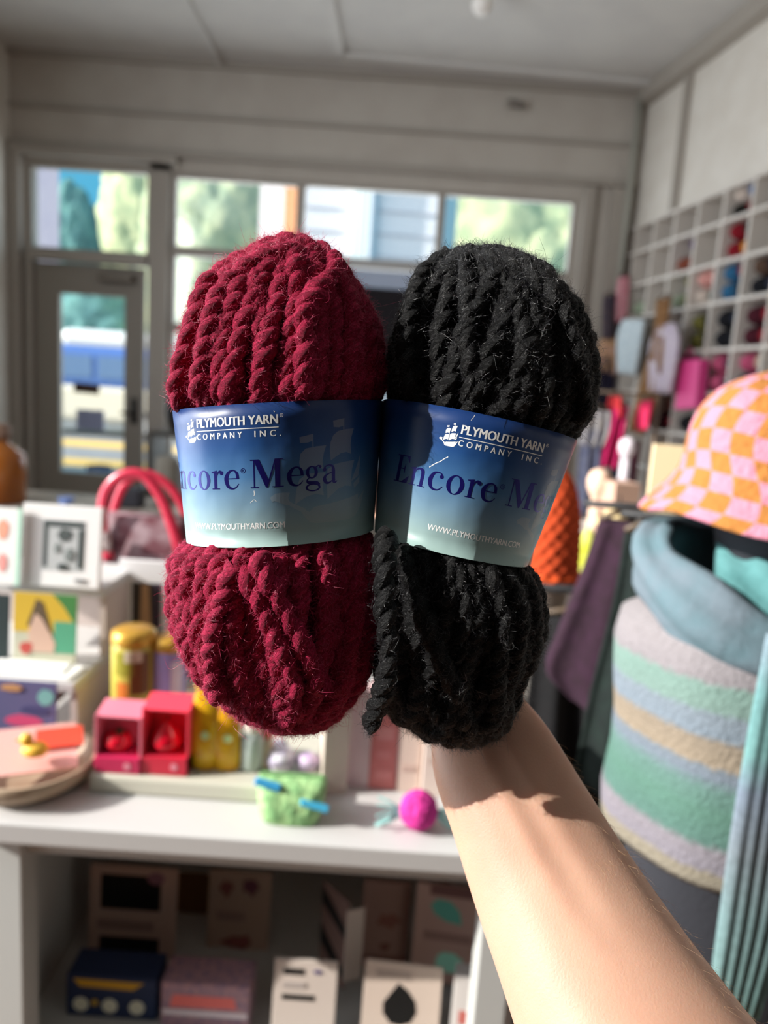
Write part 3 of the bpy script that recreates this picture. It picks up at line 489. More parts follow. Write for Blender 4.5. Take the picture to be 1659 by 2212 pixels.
# a shelf of dark wares behind the red skein, by the window
ws = thing('window_shelf', (-.9, 4.5, 0), 'dark shelf of wares in front of the window left of the red skein', 'shelf')
obj('shelf_frame', MB().bb(-1.45, -.5, 4.45, 4.75, 0, .03).bb(-1.45, -1.42, 4.45, 4.75, 0, 1.15).bb(-.53, -.5, 4.45, 4.75, 0, 1.15), mat('dark_shelf', '46413B', rough=.6), ws)
obj('shelf_board', MB().bb(-1.42, -.53, 4.45, 4.75, 1.12, 1.15), mat('dark_shelf', '46413B'), ws); obj('shelf_board', MB().bb(-1.42, -.53, 4.45, 4.75, .66, .69), mat('light_shelf', 'A39A90', rough=.6), ws)
for i, (x, z, h__, c, lab) in enumerate([(-1.30, 1.15, .34, '1B171C', 'black jar on the window shelf just left of the red skein'), (-1.12, 1.15, .42, '8A3A4C', 'dark pink vase on the window shelf behind the red skein'), (-1.28, .69, .25, '8F8E98', 'grey pot on the lower board of the window shelf')]):
    t = thing('vase', (x, 4.6, z), lab, 'vase'); obj('vase_body', MB().lathe((x, 4.6, z), [(.05, 0), (.085, h__ * .3), (.08, h__ * .6), (.04, h__ * .85), (.05, h__)], 22), M(c, rough=.4), t, smooth=True); obj('vase_foot', MB().lathe((x, 4.6, z), [(.055, 0), (.055, .012)], 22), M('2A2626'), t, smooth=True)

# ------------------------------------------------------------------ cubby shelving on the right wall
CUB = mat('cubby_white', 'D5CEC6', rough=.5)
cz = [2.595, 2.435, 2.235, 2.035, 1.80, 1.58, 1.36, 1.14, .92, .70]; cs = [.12 + .237 * k for k in range(12)]
cu = thing('cubby_shelf', RW(1.4, -.15, .68), 'white grid of cubby shelves along the right wall filled with yarn', 'shelf')
m_ = MB()
for z in cz: obj('shelf_board', rbox(MB(), 0, cs[-1], -.29, .0, z - .009, z + .009), CUB, cu)
for s in [0.02] + cs: obj('divider', rbox(MB(), s - .009, s + .009, -.285, -.001, cz[-1], cz[0]), CUB, cu)
obj('back_board', rbox(MB(), 0, cs[-1], -.305, -.29, cz[-1], cz[0]), mat('cubby_back', 'C2BAAE', rough=.7), cu)
CN = {'5578A8': 'blue', 'D8C9BD': 'cream', '7A1A20': 'dark red', '1C1A14': 'black', '8A4A38': 'rust brown', '5A4478': 'purple', 'D08A2E': 'orange', '8A0F22': 'crimson', '7C7A48': 'olive', 'E0A39B': 'salmon pink', '1F3B2F': 'bottle green', '2E6A94': 'sea blue', '16181F': 'near black', '20263A': 'navy', 'C3603A': 'burnt orange', 'D9D4D2': 'off-white', '6E6A32': 'moss', '4A1424': 'wine', 'B7A6C4': 'lilac', '3A2238': 'plum', 'C2557A': 'rose', '9AA890': 'sage', '8E2A34': 'brick red', '5C4638': 'brown', 'B9A48E': 'beige'}
cells = {(0, 4): ['7A1A20', '1C1A14', '5578A8', 'D8C9BD'], (1, 2): ['8A4A38', '8A4A38', '5A4478'], (1, 4): ['D08A2E', '8A0F22', '1C1A14', '8A0F22'], (2, 0): ['9AA890', '9AA890'], (2, 2): ['7C7A48', '9AA890', '7C7A48'], (2, 3): ['1F3B2F', 'D8C9BD', 'E0A39B', 'E0A39B'],
         (2, 4): ['16181F', '2E6A94', '7A1A20', '2E6A94'], (2, 5): ['20263A', '16181F', '20263A', '5C4638'], (3, 1): ['9AA890', 'D9D4D2'], (3, 2): ['C3603A', 'C3603A', 'D9D4D2'], (3, 3): ['16181F', '6E6A32', '16181F', '6E6A32'], (3, 4): ['16181F', '16181F', '20263A', '16181F'], (3, 5): ['8A0F22', '4A1424', '8A0F22', '4A1424'],
         (4, 2): ['B7A6C4', 'B7A6C4', 'D9D4D2'], (4, 3): ['5C4638', '4A1424', '5C4638'], (4, 4): ['3A2238', 'C2557A', '3A2238', 'C2557A'], (4, 5): ['C2557A', '3A2238', 'B9A48E', 'C2557A'], (5, 1): ['8E2A34', '4A1424', '8A0F22'], (5, 2): ['8A0F22', '4A1424', '8A0F22'], (5, 3): ['5C4638', '16181F', '5C4638'], (5, 4): ['16181F', 'B9A48E', '4A1424'],
         (6, 2): ['D08A2E', '5C4638', 'B9A48E'], (6, 3): ['16181F', '20263A', '16181F'], (6, 4): ['5578A8', '16181F'], (7, 3): ['20263A', 'B9A48E'], (2, 6): ['16181F', '7A1A20'], (3, 6): ['3A2238', 'C2557A'], (4, 1): ['9AA890', 'D9D4D2']}
rw = ['top', 'second', 'third', 'fourth', 'fifth', 'sixth', 'seventh', 'eighth']; cw = ['first', 'second', 'third', 'fourth', 'fifth', 'sixth', 'seventh']; slot = ['lower left', 'lower right', 'upper left', 'upper right']
for (r, c), cols in cells.items():
    zb = cz[r + 1] + .009; hh = cz[r] - cz[r + 1] - .02; rr = min(.052, hh / 4 + .004) if len(cols) > 2 else .055
    for i, col in enumerate(cols):
        s0 = cs[c] + (.06 if i % 2 == 0 else .172); s0 = cs[c] + .237 - (s0 - cs[c])
        z0 = zb + rr + (i // 2) * rr * 1.86; p = RW(s0, -.125, z0); T = np.array([RD, RN, (0, 0, 1)])
        ph = rng.uniform(0, 6); rings = []
        for u in np.linspace(-1, 1, 13):
            k = rr * math.sqrt(max(0.02, 1 - abs(u) ** 2.6)) * (.86 if abs(u) < .25 else 1)
            rings.append([p + RN * u * .11 + RD * k * math.cos(a) * 1.02 * (1 + .05 * math.sin(7 * a + ph)) + np.array([0, 0, 1]) * k * math.sin(a) * (1 + .05 * math.sin(7 * a + ph)) * .98 for a in np.linspace(0, 2 * math.pi, 22, endpoint=False)])
        o_ = obj('yarn_ball', MB().loft(rings), mat('wool_' + col, col, rough=.95, bump=.5, nscale=120), smooth=True)
        tag(o_, f'{CN[col]} yarn ball, {slot[i]} place, {cw[c]} cubby from window, {rw[r]} row', 'yarn', 'yarn balls in the cubby shelves')

def PW(px, py, off):      # point where the pixel ray meets the plane parallel to the right wall
    r = ray(px, py); n = RN[:2]; q0 = (P0 + RN * off)[:2]; t = (q0 @ n) / (r[:2] @ n); return CAM + r * t
def cloth(name, lab, cat, left, right, Y, c, c2=None, folds=4, amp=.014, th=.03, depthfn=None, hook=True, m=None, sheen=.3, wall=None, bar=None):
    """a hanging cloth with folds and real thickness: left/right edges given as points down the cloth"""
    PP = (lambda x, y, Y: PW(x, y, wall)) if wall else PY; dn = -RN if wall else np.array([0, 1, 0])
    L = smooth_path([PP(x, y, Y) for x, y in left], 5); R_ = smooth_path([PP(x, y, Y) for x, y in right], 5); n = min(len(L), len(R_))
    L, R_ = L[np.linspace(0, len(L) - 1, n).astype(int)], R_[np.linspace(0, len(R_) - 1, n).astype(int)]
    rings = []; K = 26
    for i in range(n):
        u = np.linspace(0, 1, K); f = L[i] + np.outer(u, R_[i] - L[i]); w_ = amp * (.5 + .7 * i / n); wav = w_ * np.sin(u * math.pi * 2 * folds + .4 * i / n)
        edge = np.sqrt(np.clip(1 - (2 * u - 1) ** 4, 0, 1)); fr = f + np.outer(wav - th / 2 * edge, dn); bk = (f + np.outer(wav + th / 2 * edge, dn))[::-1]
        rings.append(np.vstack([fr, bk[1:-1]]))
    t = thing(name, (L[-1] + R_[-1]) / 2 * (1, 1, 0) + (0, 0, min(L[-1][2], R_[-1][2])), lab, cat)
    obj('cloth', MB().loft(rings), m or mat('cloth_' + c + (c2 or ''), c, rough=.95, c2=c2, nscale=35, bump=.4, sheen=sheen), t, smooth=True)
    if hook:
        mid = (L[0] + R_[0]) / 2; obj('hanger', MB().tube([L[0] + (0, 0, .004), mid + (0, 0, .02), R_[0] + (0, 0, .004)], .006, 8), mat('hanger_wood', '5A4A3A', rough=.5), t, smooth=True)
        tz = bar or mid[2] + .05; obj('hook', MB().tube(smooth_path([mid + (0, 0, .02), (mid[0], mid[1], tz - .02), (mid[0], mid[1], tz)], 4), .0012, 6), mat('dark_metal', '2B2A28'), t, smooth=True)
    return t
BARZ = PY(1335, 848, 2.95)[2]
# things hanging over the cubbies and by the back corner
cloth('long_scarf', 'long brown scarf hanging over the cubby shelves', 'scarf', [(1418, 650), (1408, 740), (1380, 830), (1352, 930)], [(1450, 642), (1438, 740), (1425, 850), (1392, 940)], 3.45, '7A5636', '8F6A44', folds=2, wall=.10)
cloth('lilac_jumper', 'pale lilac knitted top hanging left of the pink bag', 'clothing', [(1432, 702), (1402, 745), (1404, 845)], [(1462, 698), (1470, 745), (1452, 850)], 3.5, 'C2B6C8', 'D0C8D0', wall=.10)
cloth('blue_jumper', 'pale blue knitted top hanging left of the brown scarf', 'clothing', [(1345, 690), (1332, 730), (1336, 805)], [(1395, 690), (1388, 740), (1376, 812)], 3.9, 'B4C3CB', 'C7D2D6', wall=.10)
cloth('pink_cloth', 'rose pink cloth hanging in the back corner beside the shelves', 'clothing', [(1336, 600), (1330, 640), (1328, 695)], [(1358, 596), (1358, 640), (1352, 700)], 4.86, 'C9808C', 'D9A4AC', folds=2)
cloth('navy_coat', 'dark navy coat hanging near the back corner', 'clothing', [(1288, 770), (1276, 830), (1278, 920)], [(1326, 772), (1326, 830), (1318, 925)], 4.86, '241F38', '1A1828')
cloth('dark_jumper', 'small dark top hanging high beside the back corner', 'clothing', [(1304, 640), (1302, 660), (1302, 735)], [(1330, 638), (1328, 665), (1324, 735)], 4.86, '2B2840', '5A4C4E', folds=2)
cloth('patterned_jumper', 'tan and peach patterned top hanging near the back corner', 'clothing', [(1296, 735), (1290, 760), (1292, 800)], [(1345, 725), (1345, 760), (1330, 812)], 4.86, 'B58F5A', 'C9A08F', folds=3)
cloth('magenta_scarf', 'deep magenta scarf hanging below the brown scarf', 'scarf', [(1322, 872), (1300, 940), (1285, 1005)], [(1358, 880), (1345, 950), (1330, 1012)], 2.95, 'A30F4E', 'B81A5A', folds=2, bar=BARZ)
cloth('red_scarf', 'small bright red scarf above the magenta one', 'scarf', [(1316, 855), (1312, 875), (1318, 902)], [(1344, 858), (1346, 880), (1344, 900)], 2.95, 'B02A30', folds=1, bar=BARZ)
cloth('crimson_scarf', 'crimson scarf hanging at the right of the brown scarf end', 'scarf', [(1385, 868), (1372, 900), (1375, 930)], [(1412, 862), (1408, 890), (1400, 925)], 2.95, 'B3204A', folds=1, bar=BARZ)
cloth('wine_cloth', 'wine red cloth hanging low in front of the shelves', 'clothing', [(1368, 960), (1358, 1010), (1352, 1055)], [(1384, 955), (1376, 1010), (1368, 1060)], 2.6, '4A1226', folds=1, wall=.10)
cloth('black_skirt', 'dark blue-black skirt between the magenta scarf and the wine cloth', 'clothing', [(1325, 985), (1318, 1020), (1318, 1075)], [(1362, 985), (1362, 1030), (1356, 1085)], 2.95, '1F1E2A', folds=2, bar=BARZ)
cloth('grey_blue_shawl', 'grey-blue shawl hanging behind the orange hat', 'clothing', [(1258, 930), (1248, 1000), (1246, 1110)], [(1300, 925), (1295, 1010), (1280, 1110)], 2.95, '5F6480', '7A7F94', folds=2, bar=BARZ)
cloth('pale_scarf', 'pale grey scarf with small colour flecks right of the black skein', 'scarf', [(1258, 880), (1250, 920), (1248, 960)], [(1320, 890), (1318, 930), (1302, 965)], 2.95, 'A4A2AC', 'B9B4AE', folds=3, bar=BARZ)
xa, xb = PY(1240, 850, 2.95)[0], PY(1425, 850, 2.95)[0]
o_ = obj('scarf_rail', MB().tube([(xa, 2.95, BARZ), (xb, 2.95, BARZ)], .006, 8).tube([(xa, 2.95, 0), (xa, 2.95, BARZ + .01)], .006, 8).tube([(xb, 2.95, 0), (xb, 2.95, BARZ + .01)], .006, 8), mat('rail_brown', '7A6A5C', rough=.5), smooth=True); tag(o_, 'slim brown rail with scarves hanging from it right of the black skein', 'rail')
# pink bag hanging in front of the shelves
a0, a1, a2, a3 = PW(1466, 780, .06), PW(1512, 775, .06), PW(1502, 880, .06), PW(1458, 884, .06)
t = thing('pink_bag', (a3 + a2) / 2, 'bright pink paper bag hanging on the front of the cubby shelves', 'bag'); N3 = RN * .05
obj('bag_body', MB().add([*(a0, a1, a2, a3), *(x - N3 for x in (a0, a1, a2, a3))], [(0, 1, 2, 3), (7, 6, 5, 4), (0, 4, 5, 1), (1, 5, 6, 2), (2, 6, 7, 3), (3, 7, 4, 0)]), mat('hot_pink', 'E2468E', rough=.6), t)
obj('bag_handle', MB().tube(smooth_path([a0 * .75 + a1 * .25, (a0 + a1) / 2 + (0, 0, .06), a0 * .25 + a1 * .75], 6), .003, 6), M('C22A70'), t, smooth=True)
# low counter carrying heads, boxes and hats in the middle distance, right
cb = thing('side_counter', (.95, 2.1, 0), 'pale counter in front of the cubby shelves under the foam heads', 'counter'); CTZ = 1.04
obj('counter_top', MB().bb(.68, 1.35, 1.85, 2.9, CTZ - .04, CTZ, .004), mat('counter_pale', 'CFC4BA', rough=.6), cb); obj('counter_body', MB().bb(.74, 1.30, 1.92, 2.85, 0, CTZ - .04), mat('counter_dark', '3B3330', rough=.8), cb)
def head(px, Y, c, lab, name='foam_head'):
    xc, Y, z0, w_, h_ = rect(*px, Y=Y); t = thing(name, (xc, Y, CTZ), lab, 'display head'); zb = z0
    obj('head_form', MB().lathe((xc, Y, zb), [(w_ * .22, 0), (w_ * .25, h_ * .2), (w_ * .36, h_ * .32), (w_ * .48, h_ * .5), (w_ * .5, h_ * .7), (w_ * .38, h_ * .9), (w_ * .12, h_)], 24, sy=1.15), M(c, rough=.8), t, smooth=True)
    obj('neck_base', MB().tube([(xc, Y, CTZ), (xc, Y, zb + .01)], w_ * .3, 16), M(c, rough=.8), t, smooth=True); return t
head((1268, 1012, 1318, 1092), 2.3, 'E8C4AC', 'peach foam display head left of the beige boxes')
head((1336, 945, 1372, 1000), 2.6, 'CFC6CE', 'small white foam head beside the magenta scarf')
panel_thing('beige_box', 'pinkish beige box standing right of the peach foam head', 'box', (1324, 1045, 1384, 1112), 'CBA794', Y=2.2, th=.12, yaw=10)
panel_thing('cream_board', 'blank cream board standing just left of the checked hat', 'board', (1406, 962, 1486, 1110), 'F2DDB2', Y=1.35, th=.012, yaw=-8)
q = PY(1330, 1116, 2.0); t = thing('straw_hat', (q[0], 2.0, q[2] - .03), 'cream straw hat lying flat above the plum shawl', 'hat')
obj('brim', MB().lathe((q[0], 2.0, q[2] - .02), [(.065, 0), (.062, .006), (.03, .012), (.01, .012)], 30), mat('straw', 'E4CF9F', rough=.9, c2='D2B98A', nscale=60), t, smooth=True); obj('crown', MB().lathe((q[0], 2.0, q[2] - .012), [(.036, 0), (.034, .022), (.02, .03), (.004, .031)], 24), mat('straw', 'E4CF9F'), t, smooth=True)
# yellow green ball on a pedestal
xc, Y, z0, w_, h_ = rect(1240, 1142, 1294, 1236, Y=1.95); o_ = thing('lime_hat', (xc, Y, z0), 'lime yellow knitted hat on a thin stand beside the rust hat', 'hat')
obj('hat_body', MB().lathe((xc, Y, z0), [(w_ * .46, 0), (w_ * .5, h_ * .12), (w_ * .47, h_ * .4), (w_ * .36, h_ * .75), (w_ * .1, h_)], 24, fn=lambda a, z: 1 + .04 * math.sin(12 * a)), mat('lime_wool', 'C3C93A', rough=.95, c2='D9DC7A', nscale=20, bump=.6), o_, smooth=True)
obj('stand_pole', MB().tube([(xc, Y, .02), (xc, Y, z0 + .02)], .012, 10), mat('stand_black', '1A1A1C', rough=.5), o_, smooth=True); obj('stand_base', MB().lathe((xc, Y, 0), [(.12, 0), (.12, .012), (.02, .02)], 24), mat('stand_black', '1A1A1C'), o_, smooth=True)
# rust knitted hat on a beige head
xc, Y, z0, w_, h_ = rect(1130, 1012, 1258, 1258, Y=1.62); t = thing('rust_hat', (xc, Y, z0), 'rust orange chunky knitted hat on a beige head right of the black skein', 'hat')
rings = []
for i, f in enumerate(np.linspace(0, 1, 40)):
    r0 = w_ / 2 * (1.0 if f < .15 else math.sqrt(max(.004, 1 - ((f - .1) / .92) ** 2.4)) * .98)
    rings.append([(xc + r0 * math.cos(a) * (1 + .07 * math.sin(14 * a) * math.sin(f * 45)), Y + r0 * math.sin(a) * (1 + .07 * math.sin(14 * a) * math.sin(f * 45)), z0 + f * h_) for a in np.linspace(0, 2 * math.pi, 84, endpoint=False)])
obj('hat_body', MB().loft(rings[3:]), mat('rust_wool', 'B8431A', rough=.95, bump=.6, nscale=80), t, smooth=True); obj('hat_band', MB().loft([[tuple((np.array(p) - (xc, Y, 0)) * (1.06, 1.06, 1) + (xc, Y, 0)) for p in r] for r in rings[:5]]), mat('rust_wool2', 'D5531F', rough=.95, bump=.6, nscale=80), t, smooth=True)
t2 = thing('hat_stand', (xc, Y, 0), 'beige display head on a thin stand carrying the rust hat', 'display head')
obj('head_form', MB().lathe((xc, Y, z0 - .14), [(.030, 0), (.033, .03), (.042, .07), (.048, .12), (.046, .2), (.02, .27)], 26, sy=1.05), mat('beige_form', 'A89A8C', rough=.8), t2, smooth=True); obj('stand_pole', MB().tube([(xc, Y, .02), (xc, Y, z0 - .13)], .012, 10), mat('stand_black', '1A1A1C'), t2, smooth=True); obj('stand_base', MB().lathe((xc, Y, 0), [(.14, 0), (.14, .012), (.02, .02)], 24), mat('stand_black', '1A1A1C'), t2, smooth=True)
# garments between the rust hat and the striped poncho
cloth('plum_shawl', 'dark plum shawl with a mauve edge hanging left of the striped poncho', 'clothing', [(1298, 1125), (1262, 1230), (1205, 1370), (1180, 1450), (1232, 1512)], [(1372, 1128), (1345, 1240), (1330, 1380), (1310, 1450), (1270, 1515)], 1.40, '2E1628', '26121F', folds=1, amp=.02, th=.07, sheen=.5)
cloth('green_coat', 'very dark green coat hanging behind the striped poncho', 'clothing', [(1350, 1150), (1325, 1300), (1275, 1500), (1240, 1680)], [(1440, 1150), (1440, 1350), (1400, 1560), (1380, 1740)], 1.30, '14211D', '101A18', folds=2, amp=.015, sheen=0)
cloth('black_coat', 'long black coat hanging behind the forearm', 'clothing', [(1165, 1330), (1140, 1500), (1120, 1800), (1110, 2080)], [(1345, 1330), (1370, 1500), (1390, 1800), (1400, 2100)], 1.55, '0E0E10', '131214', folds=3, amp=.02, sheen=0)
rail = obj('garment_rail', MB().tube([(.20, 1.55, 1.10), (.95, 1.55, 1.10)], .010, 10).tube([(.95, 1.55, .0), (.95, 1.55, 1.11)], .012, 10).tube([(.20, 1.55, .0), (.20, 1.55, 1.11)], .010, 10), mat('stand_black', '1A1A1C'), smooth=True); tag(rail, 'black garment rail carrying the dark coats behind the forearm', 'rail')
zr = PY(1335, 1126, 1.40)[2] + .03
rail = obj('coat_rail', MB().tube([(.38, 1.40, zr), (.80, 1.40, zr)], .007, 10).tube([(.80, 1.40, 0), (.80, 1.40, zr + .01)], .010, 10).tube([(.80, 1.40, zr), (.80, 1.28, zr), (.42, 1.30, zr)], .007, 10), mat('stand_black', '1A1A1C'), smooth=True); tag(rail, 'short black rail behind the checked hat carrying the plum shawl', 'rail')
panel_thing('pale_box', 'pale box glimpsed between the black skein and the dark coats', 'box', (1118, 1425, 1165, 1560), 'C9C4BC', Y=1.95, th=.1)

# ------------------------------------------------------------------ dress form with checked hat, cowl, striped poncho and long scarf
ax, ay = .535, 1.0
df = thing('dress_form', (ax, ay, 0), 'black cloth dress form wearing the striped poncho at the right', 'mannequin'); BKC = mat('form_black', '2A2B31', rough=.9, bump=.2, nscale=200)
def oval(cx, cy, z, rx, ry, n=48, fn=None): return [(cx + rx * math.cos(a) * (fn(a) if fn else 1), cy + ry * math.sin(a) * (fn(a) if fn else 1), z) for a in np.linspace(0, 2 * math.pi, n, endpoint=False)]
obj('torso', MB().loft([oval(ax, ay, z, rx, ry) for z, rx, ry in ((.52, .165, .125), (.62, .175, .135), (.74, .165, .125), (.88, .135, .10), (.98, .14, .11), (1.1, .165, .12), (1.17, .15, .10), (1.205, .07, .06), (1.24, .05, .05))]), BKC, df, smooth=True)
obj('head_form', MB().loft([oval(ax, ay, z, rx, ry) for z, rx, ry in ((1.24, .05, .05), (1.28, .052, .056), (1.31, .07, .085), (1.38, .08, .10), (1.46, .08, .1), (1.52, .05, .065), (1.535, .02, .02))]), BKC, df, smooth=True)
obj('stand_pole', MB().tube([(ax, ay, .02), (ax, ay, .53)], .018, 12), mat('stand_black', '1A1A1C'), df, smooth=True); obj('stand_base', MB().lathe((ax, ay, 0), [(.2, 0), (.2, .015), (.03, .03)], 32), mat('stand_black', '1A1A1C'), df, smooth=True)
# striped poncho
pm = bpy.data.materials.new('striped_knit'); pm.use_nodes = True; nt = pm.node_tree; b = nt.nodes['Principled BSDF']; b.inputs['Roughness'].default_value = .95; b.inputs['Specular IOR Level'].default_value = .1
geo = nt.nodes.new('ShaderNodeTexCoord'); sep = nt.nodes.new('ShaderNodeSeparateXYZ'); nt.links.new(geo.outputs['Object'], sep.inputs[0])
nz = nt.nodes.new('ShaderNodeTexNoise'); nz.inputs['Scale'].default_value = 90; nt.links.new(geo.outputs['Object'], nz.inputs['Vector']); nz.inputs['Detail'].default_value = 3
ma = nt.nodes.new('ShaderNodeMath'); ma.operation = 'MULTIPLY_ADD'; nt.links.new(nz.outputs['Fac'], ma.inputs[0]); ma.inputs[1].default_value = .016; nt.links.new(sep.outputs['Z'], ma.inputs[2])
mr = nt.nodes.new('ShaderNodeMapRange'); nt.links.new(ma.outputs[0], mr.inputs[0]); PZ0, PZ1 = .895, 1.235; mr.inputs[1].default_value = .008; mr.inputs[2].default_value = .008 + PZ1 - PZ0
rp = nt.nodes.new('ShaderNodeValToRGB'); rp.color_ramp.interpolation = 'LINEAR'; el = rp.color_ramp.elements
stops = [(.895, 'BBAE93'), (.918, 'B9A988'), (.926, 'A59CAC'), (.952, 'A69CA8'), (.962, '5F9F8C'), (1.0, '5FA58C'), (1.03, '6BA99A'), (1.048, '8A9DB4'), (1.058, '8A9DB0'), (1.064, 'C2A886'), (1.094, 'BBA283'), (1.102, '93A9BF'), (1.128, '96ABBF'), (1.136, '8CBDAE'), (1.165, '8CC0AE'), (1.173, 'B0A4AC'), (1.235, 'BCAFB3')]
stops = [(z, toned(c, .74, .62)) for z, c in stops]
while len(el) > 1: el.remove(el[0])
el[0].position = 0; el[0].color = lin(stops[0][1])
for z, c in stops[1:]: e = el.new((z - PZ0) / (PZ1 - PZ0)); e.color = lin(c)
nt.links.new(mr.outputs[0], rp.inputs[0])
n2 = nt.nodes.new('ShaderNodeTexNoise'); n2.inputs['Scale'].default_value = 160; nt.links.new(geo.outputs['Object'], n2.inputs['Vector'])
mxc = nt.nodes.new('ShaderNodeMix'); mxc.data_type = 'RGBA'; mxc.blend_type = 'OVERLAY'; mxc.inputs[0].default_value = .25; nt.links.new(rp.outputs[0], mxc.inputs[6]); nt.links.new(n2.outputs['Fac'], mxc.inputs[7]); nt.links.new(mxc.outputs[2], b.inputs['Base Color'])
bp = nt.nodes.new('ShaderNodeBump'); bp.inputs['Distance'].default_value = .004; bp.inputs['Strength'].default_value = .7; nt.links.new(n2.outputs['Fac'], bp.inputs['Height']); nt.links.new(bp.outputs[0], b.inputs['Normal'])
pt = thing('striped_poncho', (ax, ay, PZ0), 'knitted poncho striped in mauve, green, blue and tan on the dress form', 'clothing')
pf = lambda k: (lambda a: 1 + .02 * math.sin(3 * a + k) + .012 * math.sin(8 * a + 1))
obj('poncho_body', MB().loft([oval(ax, ay, z, rx, ry, 72, pf(z * 6)) for z, rx, ry in ((1.245, .09, .085), (1.23, .15, .12), (1.205, .192, .155), (1.17, .196, .165), (1.12, .19, .168), (1.06, .18, .168), (1.0, .178, .17), (.94, .184, .172), (.905, .180, .17), (.895, .176, .166), (.90, .168, .158))], cap=False), pm, pt, smooth=True)
# cowl: two draped loops
cw_ = thing('teal_cowl', (ax, ay, 1.2), 'thick teal and grey-blue knitted cowl draped round the neck of the dress form', 'scarf')
CWM = mat('cowl_knit', '5E757D', rough=.95, c2='69767F', nscale=14, bump=.9, spec=.1); CW2 = mat('cowl_knit2', '4F7E7F', rough=.95, c2='5C8C8D', nscale=25, bump=.8, spec=.1)
def loop(c, rx, ry, tube, dz, tilt, m, name, ph=0):
    rings = []
    for a in np.linspace(0, 2 * math.pi, 72, endpoint=False):
        ce = np.array([c[0] + rx * math.cos(a), c[1] + ry * math.sin(a), c[2] + tilt * math.sin(a) + .012 * math.sin(2 * a + ph)]); rad = np.array([math.cos(a), math.sin(a), 0]); k = 1 + .14 * math.sin(5 * a + ph)
        rings.append([ce + rad * tube * k * math.cos(b_) * (1 + .17 * math.sin(4 * b_ + 2 * a)) + np.array([0, 0, 1]) * dz * k * math.sin(b_) * (1 + .17 * math.sin(4 * b_ + 2 * a)) for b_ in np.linspace(0, 2 * math.pi, 24, endpoint=False)])
    obj(name, MB().loft(rings + [rings[0]], cap=False), m, cw_, smooth=True)
loop((ax - .005, ay - .01, 1.262), .150, .135, .030, .046, .048, CWM, 'outer_loop', 1.2); loop((ax + .055, ay - .05, 1.262), .105, .105, .040, .055, .04, CW2, 'inner_loop', 3.1)
# checked bucket hat
ht = thing('checked_hat', (ax, ay, 1.36), 'pink and orange checked knitted bucket hat on the dress form', 'hat')
hc = (ax - .005, ay - .005, 1.375); SEG = 28
prof = [(.176, -.012), (.170, .002), (.150, .022), (.134, .045), (.130, .070), (.128, .098), (.120, .125), (.104, .150), (.078, .168), (.045, .178), (.004, .181)]
me = bpy.data.meshes.new('hat_crown'); vs = []; fs = []; mi = []
for i, (r, z) in enumerate(prof):
    for j in range(SEG):
        a = 2 * math.pi * j / SEG + .1 * math.sin(i); k = 1 + .02 * math.sin(3 * a + i * .7); vs.append((r * k * math.cos(a) , r * k * math.sin(a) * .98, z + .006 * math.sin(4 * a) + (rng.uniform(-.004, .004) if i < 9 else 0)))
for i in range(len(prof) - 1):
    for j in range(SEG):
        fs.append((i * SEG + j, i * SEG + (j + 1) % SEG, (i + 1) * SEG + (j + 1) % SEG, (i + 1) * SEG + j)); mi.append((i + j) % 2)
me.from_pydata(vs, [], fs); me.update(); me.polygons.foreach_set('material_index', mi); me.polygons.foreach_set('use_smooth', [True] * len(fs))
me.materials.append(mat('knit_pink', 'C47D90', rough=.95, bump=.6, nscale=90)); me.materials.append(mat('knit_orange', 'A66C32', rough=.95, bump=.6, nscale=90))
o_ = bpy.data.objects.new('hat_crown', me); COL.objects.link(o_); o_.parent = ht; o_.location = Vector(hc) - ht.location
ms = o_.modifiers.new('sub', 'SUBSURF'); ms.levels = 2; ms.render_levels = 2; so = o_.modifiers.new('thick', 'SOLIDIFY'); so.thickness = .006
# long ribbed scarf
L = [(1655, 1370), (1612, 1600), (1578, 1800), (1550, 2000), (1530, 2150)]; Rr = [(1790, 1370), (1760, 1600), (1735, 1800), (1700, 2000), (1640, 2200)]
sm = bpy.data.materials.new('ribbed_teal'); sm.use_nodes = True; nt = sm.node_tree; b = nt.nodes['Principled BSDF']; b.inputs['Roughness'].default_value = .95; b.inputs['Specular IOR Level'].default_value = .1
tc = nt.nodes.new('ShaderNodeTexCoord'); sp = nt.nodes.new('ShaderNodeSeparateXYZ'); nt.links.new(tc.outputs['Object'], sp.inputs[0]); mr = nt.nodes.new('ShaderNodeMapRange'); mr.inputs[1].default_value = 0; mr.inputs[2].default_value = .6; nt.links.new(sp.outputs['Z'], mr.inputs[0])
rp = nt.nodes.new('ShaderNodeValToRGB'); el = rp.color_ramp.elements; sc_ = [(0, '7DB3AC'), (.22, '86AFB3'), (.36, '93A5B2'), (.48, '8FA3BD'), (.56, '7FC4C2'), (.68, '7ABFC0'), (.75, '93B7C6'), (.9, '9FA9C0'), (1, '93BDC2')]; sc_ = [(p_, toned(c, .78, .75)) for p_, c in sc_]
while len(el) > 1: el.remove(el[0])
el[0].position = 0; el[0].color = lin(sc_[0][1])
for p_, c in sc_[1:]: e = el.new(p_); e.color = lin(c)
nt.links.new(mr.outputs[0], rp.inputs[0]); n2 = nt.nodes.new('ShaderNodeTexNoise'); n2.inputs['Scale'].default_value = 110; nt.links.new(tc.outputs['Object'], n2.inputs['Vector'])
mxc = nt.nodes.new('ShaderNodeMix'); mxc.data_type = 'RGBA'; mxc.blend_type = 'OVERLAY'; mxc.inputs[0].default_value = .3; nt.links.new(rp.outputs[0], mxc.inputs[6]); nt.links.new(n2.outputs['Fac'], mxc.inputs[7]); nt.links.new(mxc.outputs[2], b.inputs['Base Color'])
